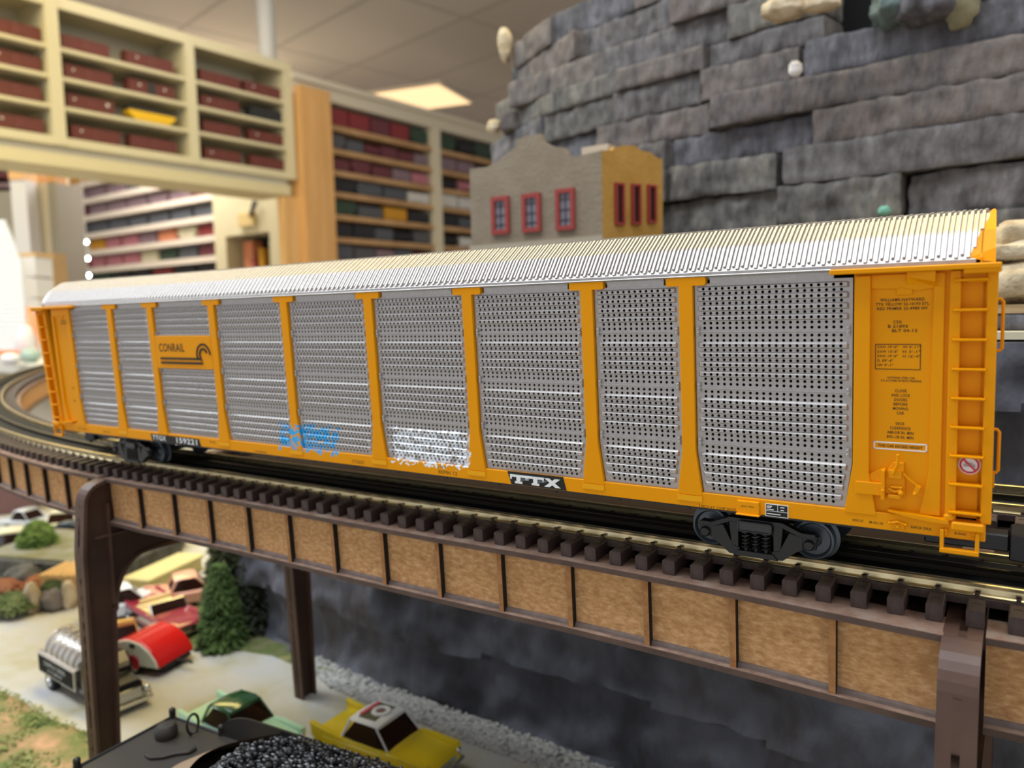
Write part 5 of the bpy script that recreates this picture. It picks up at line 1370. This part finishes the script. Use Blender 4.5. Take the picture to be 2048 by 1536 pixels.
def sedan(name, label, fr, L, Wd, body, roof, fins=0., open_top=False, trim=None, hood_rise=0., parts_extra=None, roofstyle='sedan', emblem=None, interior=M_SEAT):
    t = thing(name, label, 'toy car', (0, 0, ZG), fr)
    h = L / 2; w_ = Wd / 2; zb = .0055; belt = .0205
    b = MB(); body_loft(b, [(-h, w_ * .8, w_ * .86, .009, .0165), (-h * .965, w_ * .92, w_ * .95, .007, .0190), (-h * .75, w_, w_, .006, .0205), (-h * .35, w_, w_, zb, belt), (0, w_, w_, zb, belt), (h * .35, w_, w_, zb, belt - .0003), (h * .78, w_ * .98, w_ * .97, .006, .0188), (h * .94, w_ * .94, w_ * .92, .007, .0178), (h, w_ * .84, w_ * .82, .009, .0150)])
    for sg in (-1, 1):
        # fender crests and fins
        b.prism([(h * .98, ZG + .0165), (h * .96, ZG + .0200), (h * .55, ZG + .0212), (h * .2, ZG + .0200), (h * .2, ZG + .018), (h * .98, ZG + .0155)], sg * w_ * .97, sg * w_ * .72)
        if fins: b.prism([(-h * .30, ZG + .0195), (-h * .75, ZG + .0212 + fins * .5), (-h * 1.02, ZG + .0215 + fins), (-h * .99, ZG + .0150), (-h * .30, ZG + .018)], sg * w_ * .99, sg * w_ * .80)
    b.build('body', body, t, smooth=True, autos=35, bevel=.0005)
    c0_, c1_ = -h * .38, h * .30; rt = .0345
    if not open_top:
        r0 = [(c0_ - .004, 0), (c0_ + .008, 1), (c1_ - .014, 1), (c1_ + .002, 0)]
        b = MB(); rg = [[(x, -w_ * .86, ZG + .0200), (x, -w_ * .70, ZG + rt), (x, w_ * .70, ZG + rt), (x, w_ * .86, ZG + .0200)] for x in (c0_ + .006, c1_ - .012)]
        rg = [[(c0_ - .006, -w_ * .80, ZG + .0200), (c0_ - .006, -w_ * .78, ZG + .0202), (c0_ - .006, w_ * .78, ZG + .0202), (c0_ - .006, w_ * .80, ZG + .0200)]] + rg + [[(c1_ + .001, -w_ * .82, ZG + .0198), (c1_ + .001, -w_ * .80, ZG + .0200), (c1_ + .001, w_ * .80, ZG + .0200), (c1_ + .001, w_ * .82, ZG + .0198)]]
        b.loft(rg); b.build('windows', M_GLASSD, t)
        b = MB(); zr = ZG + rt
        b.loft([[(x, -yw, zr - dz), (x, -yw * .9, zr + .0014 - dz), (x, 0, zr + .0022 - dz), (x, yw * .9, zr + .0014 - dz), (x, yw, zr - dz), (x, yw * .9, zr - .001 - dz), (x, -yw * .9, zr - .001 - dz)] for x, yw, dz in ((c0_ - .001, w_ * .70, .0016), (c0_ + .005, w_ * .76, 0), (0, w_ * .78, -.0004), (c1_ - .014, w_ * .76, 0), (c1_ - .010, w_ * .72, .0008))])
        for sg in (-1, 1):
            b.tube([(c1_ - .012, sg * w_ * .72, zr), (c1_ + .001, sg * w_ * .84, ZG + .0205)], .0008, 6); b.tube([(c0_ + .002, sg * w_ * .72, zr), (c0_ - .006, sg * w_ * .82, ZG + .0205)], .0012, 6)
        b.build('roof', roof, t, smooth=True, autos=50)
        if emblem: emblem(t, zr, c0_, c1_, w_)
    else:
        MB().box(c0_, c1_, -w_ * .82, w_ * .82, ZG + .0185, ZG + .0212).build('cabin_floor', interior, t)
        for x in (c0_ + .004, .004):
            b = MB(); b.box(x, x + .010, -w_ * .74, w_ * .74, ZG + .0205, ZG + .0235); b.box(x, x + .003, -w_ * .74, w_ * .74, ZG + .0235, ZG + .0285); b.build('seat', interior, t, bevel=.001)
        b = MB(); b.prism([(c1_ + .002, ZG + .0205), (c1_ - .006, ZG + .0295), (c1_ - .0066, ZG + .0293), (c1_ + .0012, ZG + .0205)], -w_ * .82, w_ * .82); b.build('windscreen', M_GLASSD, t)
        b = MB(); b.tube([(c1_ + .0015, -w_ * .82, ZG + .0205), (c1_ - .0065, -w_ * .80, ZG + .0297), (c1_ - .0065, w_ * .80, ZG + .0297), (c1_ + .0015, w_ * .82, ZG + .0205)], .0006, 6); b.build('windscreen_frame', M_CHROME, t)
    for x, nm in ((h, 'front_bumper'), (-h, 'rear_bumper')):
        sg = 1 if x > 0 else -1
        b = MB(); b.tube([(x - sg * .008, -w_ * 1.0, ZG + .0085), (x + sg * .0005, -w_ * .92, ZG + .0085), (x + sg * .0015, 0, ZG + .0085), (x + sg * .0005, w_ * .92, ZG + .0085), (x - sg * .008, w_ * 1.0, ZG + .0085)], .0013, 8)
        b.build(nm, M_CHROME, t, smooth=True)
    b = MB(); b.box(h - .0012, h + .0004, -w_ * .55, w_ * .55, ZG + .0105, ZG + .0145); b.build('grille', M_CHROME, t)
    for sg in (-1, 1):
        b = MB(); b.ball((h - .0006, sg * w_ * .76, ZG + .0150), .0024, 12, 8, (.7, 1, 1)); b.build('headlight', M_CHROME, t, smooth=True)
    if trim: 
        for sg in (-1, 1):
            b = MB(); y0 = sg * (w_ + .0002); b.prism([(h * .55, ZG + .0135), (h * .55, ZG + .0150), (-h * .20, ZG + .0165), (-h * .98, ZG + .0155), (-h * .98, ZG + .0125), (-h * .3, ZG + .0120)] if trim == 'long' else [(h * .95, ZG + .0120), (h * .20, ZG + .0160), (h * .20, ZG + .0140), (h * .95, ZG + .0090)], y0, y0 + sg * .0004); b.build('side_trim', M_WHITE if trim != 'long' else M_CHROME, t)
    b = MB(); body_loft(b, [(-h * .9, w_ * .8, w_ * .8, .004, .008), (h * .9, w_ * .8, w_ * .8, .004, .008)]); b.build('chassis', M_TYRE, t)
    wheels(t, (-h * .56, h * .60), Wd, .0072)
    return t
def roof_disc(t, zr, c0_, c1_, w_):
    b = MB(); b.box(c0_ + .006, c1_ - .016, -w_ * .55, w_ * .55, zr + .0012, zr + .0024); b.build('roof_panel', mat('roof_olive', (96, 98, 72), .6), t, bevel=.0004)
    b = MB(); b.lathe([(.0036, .0), (.0075, .0), (.0070, .0010), (.0042, .0010), (.0036, 0)], ((c0_ + c1_) / 2 - .002, .001, zr + .0025), 'z', 24); b.build('roof_ring', M_WHITE, t)
    b = MB(); b.lathe([(.0001, .0004), (.0042, .0004)], ((c0_ + c1_) / 2 - .002, .001, zr + .0024), 'z', 20); b.build('ring_centre', mat('ring_brown', (128, 92, 84), .6), t)
    b = MB(); b.box(c0_ + .005, c0_ + .0085, -w_ * .45, w_ * .5, zr + .0024, zr + .0032); b.build('roof_stripe', mat('roof_pinkred', (216, 88, 96), .6), t, bevel=.0003)
M_CY = mat('toy_yellow', (236, 206, 24), .22, spec=.6, coat=.5)
yel = sedan('toy_car', 'yellow toy sedan with white roof and tail fins at the bottom of the view', vehicle_frame(772, 1490, ZG + .012, 2.0), .112, .044, M_CY, M_WHITE, fins=.0045, trim='short', emblem=roof_disc)
b = MB(); V, Fs = letters('Coca-Cola', .022, .0042, .02, .25)
b.add([(-.020 + a, -.02235, ZG + .0115 + c) for a, c in V], Fs); b.build('door_lettering', mat('orange_script', (232, 120, 24), .5), yel)
sedan('toy_car', 'pale mint toy car with dark green roof, half hidden behind the black tender', vehicle_frame(484, 1462, ZG + .012, 1.0), .104, .041, mat('toy_mint', (190, 236, 208), .25, coat=.5), mat('toy_green', (48, 98, 66), .2, coat=.5), fins=.003)
sedan('toy_convertible', 'maroon open toy convertible with chrome trim, left of the conifers', vehicle_frame(326, 1228, ZG + .012, -9), .124, .046, mat('toy_maroon', (150, 46, 62), .2, coat=.6), None, fins=.003, open_top=True, trim='long', interior=mat('cream_interior', (232, 206, 150), .6))
sedan('toy_car', 'salmon pink toy car parked behind the maroon convertible', vehicle_frame(385, 1185, ZG + .012, 62), .100, .042, mat('toy_salmon', (236, 170, 142), .3, coat=.4), mat('toy_salmon2', (240, 180, 150), .3, coat=.4), fins=.002)
sedan('toy_car', 'white toy car just right of the tall bridge leg, behind the trailer', vehicle_frame(255, 1205, ZG + .014, 70), .090, .042, mat('toy_white', (222, 228, 236), .3, coat=.4), mat('toy_white2', (226, 232, 240), .3, coat=.4))
sedan('toy_car', 'dark blue toy car with pale hood beside the bridge leg, behind the bush', vehicle_frame(140, 1078, ZG + .012, -60), .110, .045, mat('toy_navy', (24, 58, 84), .25, coat=.5), mat('toy_navy2', (30, 62, 86), .25, coat=.5))
sedan('toy_car', 'cream toy car behind the dark blue one', vehicle_frame(128, 1050, ZG + .012, -40), .125, .048, mat('toy_cream', (240, 234, 200), .3, coat=.4), mat('toy_cream2', (244, 238, 208), .3, coat=.4))
sedan('toy_car', 'black toy car with cream roof at the left edge', vehicle_frame(12, 1088, ZG + .016, -30), .150, .056, mat('toy_black', (26, 26, 30), .25, coat=.5), mat('toy_cream3', (246, 240, 206), .3, coat=.4))
sedan('toy_car', 'small silvery white toy car beyond the green bush at far left', vehicle_frame(60, 1046, ZG + .012, 20), .085, .04, mat('toy_silver', (206, 210, 216), .25, coat=.5), mat('toy_silver2', (216, 220, 226), .25, coat=.5))

# tank truck
fr = vehicle_frame(188, 1360, ZG + .012, -4)
t = thing('toy_tank_truck', 'chrome toy tank truck with black side panel standing by the left bridge leg', 'toy truck', (0, 0, ZG), fr)
M_TANK = mat('tank_chrome', (204, 198, 192), .26, .5)
b = MB(); xr0, xr1 = -.058, .012; n = 20
rg = []
for x, s_ in ((xr0, .3), (xr0 + .002, .8), (xr0 + .006, .98), (xr0 + .010, 1), (xr1 - .006, 1), (xr1 - .001, .85), (xr1, .3)):
    rg.append([(x, .0195 * s_ * math.cos(2 * math.pi * k / n), ZG + .032 + .0165 * s_ * math.sin(2 * math.pi * k / n)) for k in range(n)])
b.loft(rg); b.build('tank', M_TANK, t, smooth=True, autos=60)
for k in range(6):
    x = -.050 + k * .011; b = MB(); b.lathe([(.0197, 0), (.0203, .0004), (.0203, .0016), (.0197, .002)], (x, 0, ZG + .032), 'x', 28); b.build('tank_band', M_TANK, t, smooth=True)
b = MB(); b.box(-.054, .008, -.006, .006, ZG + .047, ZG + .0495)
for k in range(4): b.cyl((-.045 + k * .014, 0, ZG + .049), (-.045 + k * .014, 0, ZG + .052), .004, n=12)
b.build('walkway', M_TANK, t)
for sg in (-1, 1):
    b = MB(); b.box(-.060, .014, sg * .0205, sg * .0222, ZG + .013, ZG + .031); b.box(-.061, .015, sg * .0175, sg * .0222, ZG + .031, ZG + .033); b.build('side_skirt', M_TANK, t, bevel=.0006)
    b = MB(); b.box(-.058, .011, sg * .0222, sg * .0226, ZG + .015, ZG + .030); pn = b.build('side_panel', mat('truck_black', (26, 26, 20), .7, spec=.2), t)
    if sg < 0:
        b = MB()
        for tx, w_, z, h_ in (('CRIPPLE CREEK', .044, .0232, .0042), ('OIL COMPANY', .030, .0180, .0030)):
            V, Fs = letters(tx, w_, h_, .02); b.add([(-.024 - w_ / 2 + a, -.0228, ZG + z + c) for a, c in V], Fs)
        b.build('panel_lettering', mat('pale_lettering', (186, 190, 190), .5), pn)
b = MB(); b.loft([[(x, -w_, ZG + .012), (x, -w_, ZG + zt - .003), (x, -w_ * .8, ZG + zt), (x, w_ * .8, ZG + zt), (x, w_, ZG + zt - .003), (x, w_, ZG + .012)] for x, w_, zt in ((.0145, .019, .040), (.026, .019, .042), (.034, .0185, .034), (.036, .017, .026), (.056, .016, .0235), (.060, .0145, .018))]); b.build('cab', mat('cab_black', (24, 24, 26), .25, coat=.5), t, smooth=True, autos=40)
b = MB(); b.prism([(.0275, ZG + .041), (.0345, ZG + .0335), (.0350, ZG + .030), (.0360, ZG + .0300), (.0358, ZG + .0345), (.0285, ZG + .0420)], -.0155, .0155); b.build('windscreen', mat('tan_glass', (150, 136, 116), .15), t)
for sg in (-1, 1):
    b = MB(); b.loft([[(x, sg * .013, ZG + .008), (x, sg * .0215, ZG + .008), (x, sg * .0215, ZG + zz), (x, sg * .013, ZG + zz + .002)] for x, zz in ((.030, .010), (.036, .015), (.048, .0175), (.058, .0150), (.0605, .010))]); b.build('fender', M_TANK, t, smooth=True)
    b = MB(); b.ball((.0600, sg * .0175, ZG + .0150), .0028, 12, 8); b.build('headlight', M_CHROME, t, smooth=True)
b = MB(); b.box(.0595, .0615, -.012, .012, ZG + .010, ZG + .019)
for k in range(5): b.box(.0612, .0622, -.012, .012, ZG + .0105 + k * .0018, ZG + .0113 + k * .0018)
b.build('grille', M_CHROME, t)
b = MB(); b.box(.0615, .0640, -.0215, .0215, ZG + .005, ZG + .0090); b.build('front_bumper', M_CHROME, t, bevel=.0008)
MB().box(-.056, .056, -.010, .010, ZG + .007, ZG + .013).build('chassis', M_TYRE, t)
wheels(t, (-.040, .047), .042, .0085)

# teardrop trailer
fr = vehicle_frame(305, 1308, ZG + .010, 14)
t = thing('toy_trailer', 'red and white teardrop toy trailer right of the tank truck', 'toy trailer', (0, 0, ZG), fr)
prof_ = [(x * .9, .0010 + z * .88) for x, z in [(-.032, .008), (-.034, .016), (-.030, .026), (-.020, .034), (-.006, .037), (.010, .034), (.022, .026), (.030, .016), (.033, .008)]]
b = MB(); b.prism([(x, ZG + z) for x, z in prof_], -.022, .024); b.build('shell', mat('trailer_red', (218, 34, 30), .2, coat=.6), t, bevel=.002, smooth=True, autos=30, seg=2)
b = MB(); b.prism([(x * .96, ZG + .009 + (z - .008) * .94) for x, z in prof_], -.0235, -.0215); b.build('side_panel', mat('trailer_white', (222, 228, 216), .4), t, bevel=.0006)
b = MB(); b.box(-.003, .003, -.0242, -.0236, ZG + .026, ZG + .030); b.build('side_window', M_BLACKINK, t)
b = MB(); b.lathe([(.0001, 0), (.0075, 0), (.0068, -.002), (.0001, -.002)], (0, -.0226, ZG + .012), 'y', 20, arc=2 * math.pi); b.build('fender', mat('trailer_fender', (180, 30, 48), .3), t, smooth=True)
b = MB(); b.tube([(.030, 0, ZG + .008), (.048, 0, ZG + .008)], .0012); b.box(-.030, .030, -.016, .018, ZG + .005, ZG + .009); b.build('drawbar', M_TYRE, t)
wheels(t, (0,), .044, .0070)
# red car ahead of it with tan load
fr = vehicle_frame(243, 1298, ZG + .010, -20)
sedan('toy_car', 'dark red toy car with tan roof between the bridge leg and trailer', fr, .075, .038, mat('toy_red', (176, 30, 44), .25, coat=.5), mat('woven_tan', (214, 168, 98), .6))

# steam locomotive tender at the bottom edge
fr = yaw_frame(4.2, (-.443, -.003, 0)); ZD = -.160
t = thing('locomotive_tender', 'black steam tender with coal load at the bottom left edge', 'model tender', (.11, -.035, ZG), fr)
M_TEND = mat('tender_black', (52, 47, 40), .5, bump=.00003, bscale=600); M_TEND2 = mat('tender_edge', (30, 28, 26), .5)
x0, x1, y0, y1 = 0.0, .235, -.072, .0
MB().box(x0, x1, y0, y1, ZG + .018, ZD).build('tank_body', M_TEND, t, bevel=.001)
b = MB(); b.tube([(x0 + .001, y0, ZD), (x0 + .001, y1 - .001, ZD), (x0 + .050, y1 - .001, ZD)], .0012, 8); b.build('deck_rail', M_TEND2, t)
# coal bunker sides with a curved front sheet
b = MB()
for y in (y0, y1 - .0015):
    P_ = [(.046 + .030 * (1 - math.cos(a)), ZD + .016 * math.sin(a)) for a in np.linspace(0, math.pi / 2, 8)]
    b.prism([(.046, ZD - .001)] + P_ + [(x1, ZD + .016), (x1, ZD - .001)], y, y + .0015)
b.build('bunker_side', M_TEND2, t)
b = MB(); ra, rb = [], []
for k in range(17):
    v = k / 16; y = y0 + .0016 + (y1 - y0 - .0032) * v; xx = .060 + .022 * (1 - math.sin(math.pi * v)) * 1.0
    ra.append((xx - .010 + .0 * v, y, ZD)); rb.append((xx + .016, y, ZD + .014))
b.loft([ra, rb], close=False); b.build('slope_sheet', mat('bunker_tan', (150, 124, 98), .6), t)
random.seed(77); b = MB()
for k in range(2200):
    x, y = random.uniform(.072, .20), random.uniform(y0 + .004, y1 - .003); v = (y - y0) / (y1 - y0); lim = .082 + .020 * (1 - math.sin(math.pi * v))
    if x < lim: continue
    r = random.uniform(.0009, .0022); z = ZD + .006 + min(.016, (x - lim) * .8) * (.6 + .4 * math.sin(math.pi * v)) + random.uniform(-.002, .002)
    b.ball((x, y, z), r, 5, 4, (random.uniform(.7, 1.3), random.uniform(.7, 1.3), random.uniform(.6, 1.1)))
b.box(.084, .20, y0 + .003, y1 - .003, ZD, ZD + .006)
tag(b.build('coal', mat('coal', (30, 29, 29), .35, spec=.7), t), kind='stuff')
b = MB(); b.lathe([(.0062, 0), (.0068, .0015), (.0066, .0055), (.0050, .0075), (.0001, .0080)], (.018, -.018, ZD), 'z', 20); b.build('filler_dome', M_TEND, t, smooth=True)
b = MB(); b.tube([(.030 + .0045 * math.cos(a) * 0, -.008 + .0042 * math.cos(a), ZD + .006 + .0062 * math.sin(a)) for a in np.linspace(-math.pi / 2, math.pi * 1.5, 22)], .0008, 6); b.build('lifting_ring', M_TEND2, t, smooth=True)
b = MB(); b.prism([(.026, -.034), (.030, -.028), (.036, -.024), (.044, -.018), (.048, -.020), (.048, -.025), (.042, -.030), (.038, -.036), (.032, -.040), (.026, -.039)], ZD, ZD + .0022, 'z'); b.build('hatch_plate', M_TEND, t, bevel=.0006)
for x, y in ((.0015, y1 - .001), (.0015, y1 - .064), (.047, y1 - .001)):
    b = MB(); b.cyl((x, y, ZD), (x, y, ZD + .0035), .0020, n=12); b.ball((x, y, ZD + .0045), .0022, 10, 8); b.build('corner_lamp', M_TEND2, t, smooth=True)
for xx in (.04, .18):
    b = MB()
    for q in (-.018, .018): b.cyl((xx + q, y0 + .006, ZG + .010), (xx + q, y1 - .006, ZG + .010), .010, n=20)
    b.box(xx - .028, xx + .028, y0 + .003, y1 - .003, ZG + .008, ZG + .019); b.build('truck', M_DARK, t)
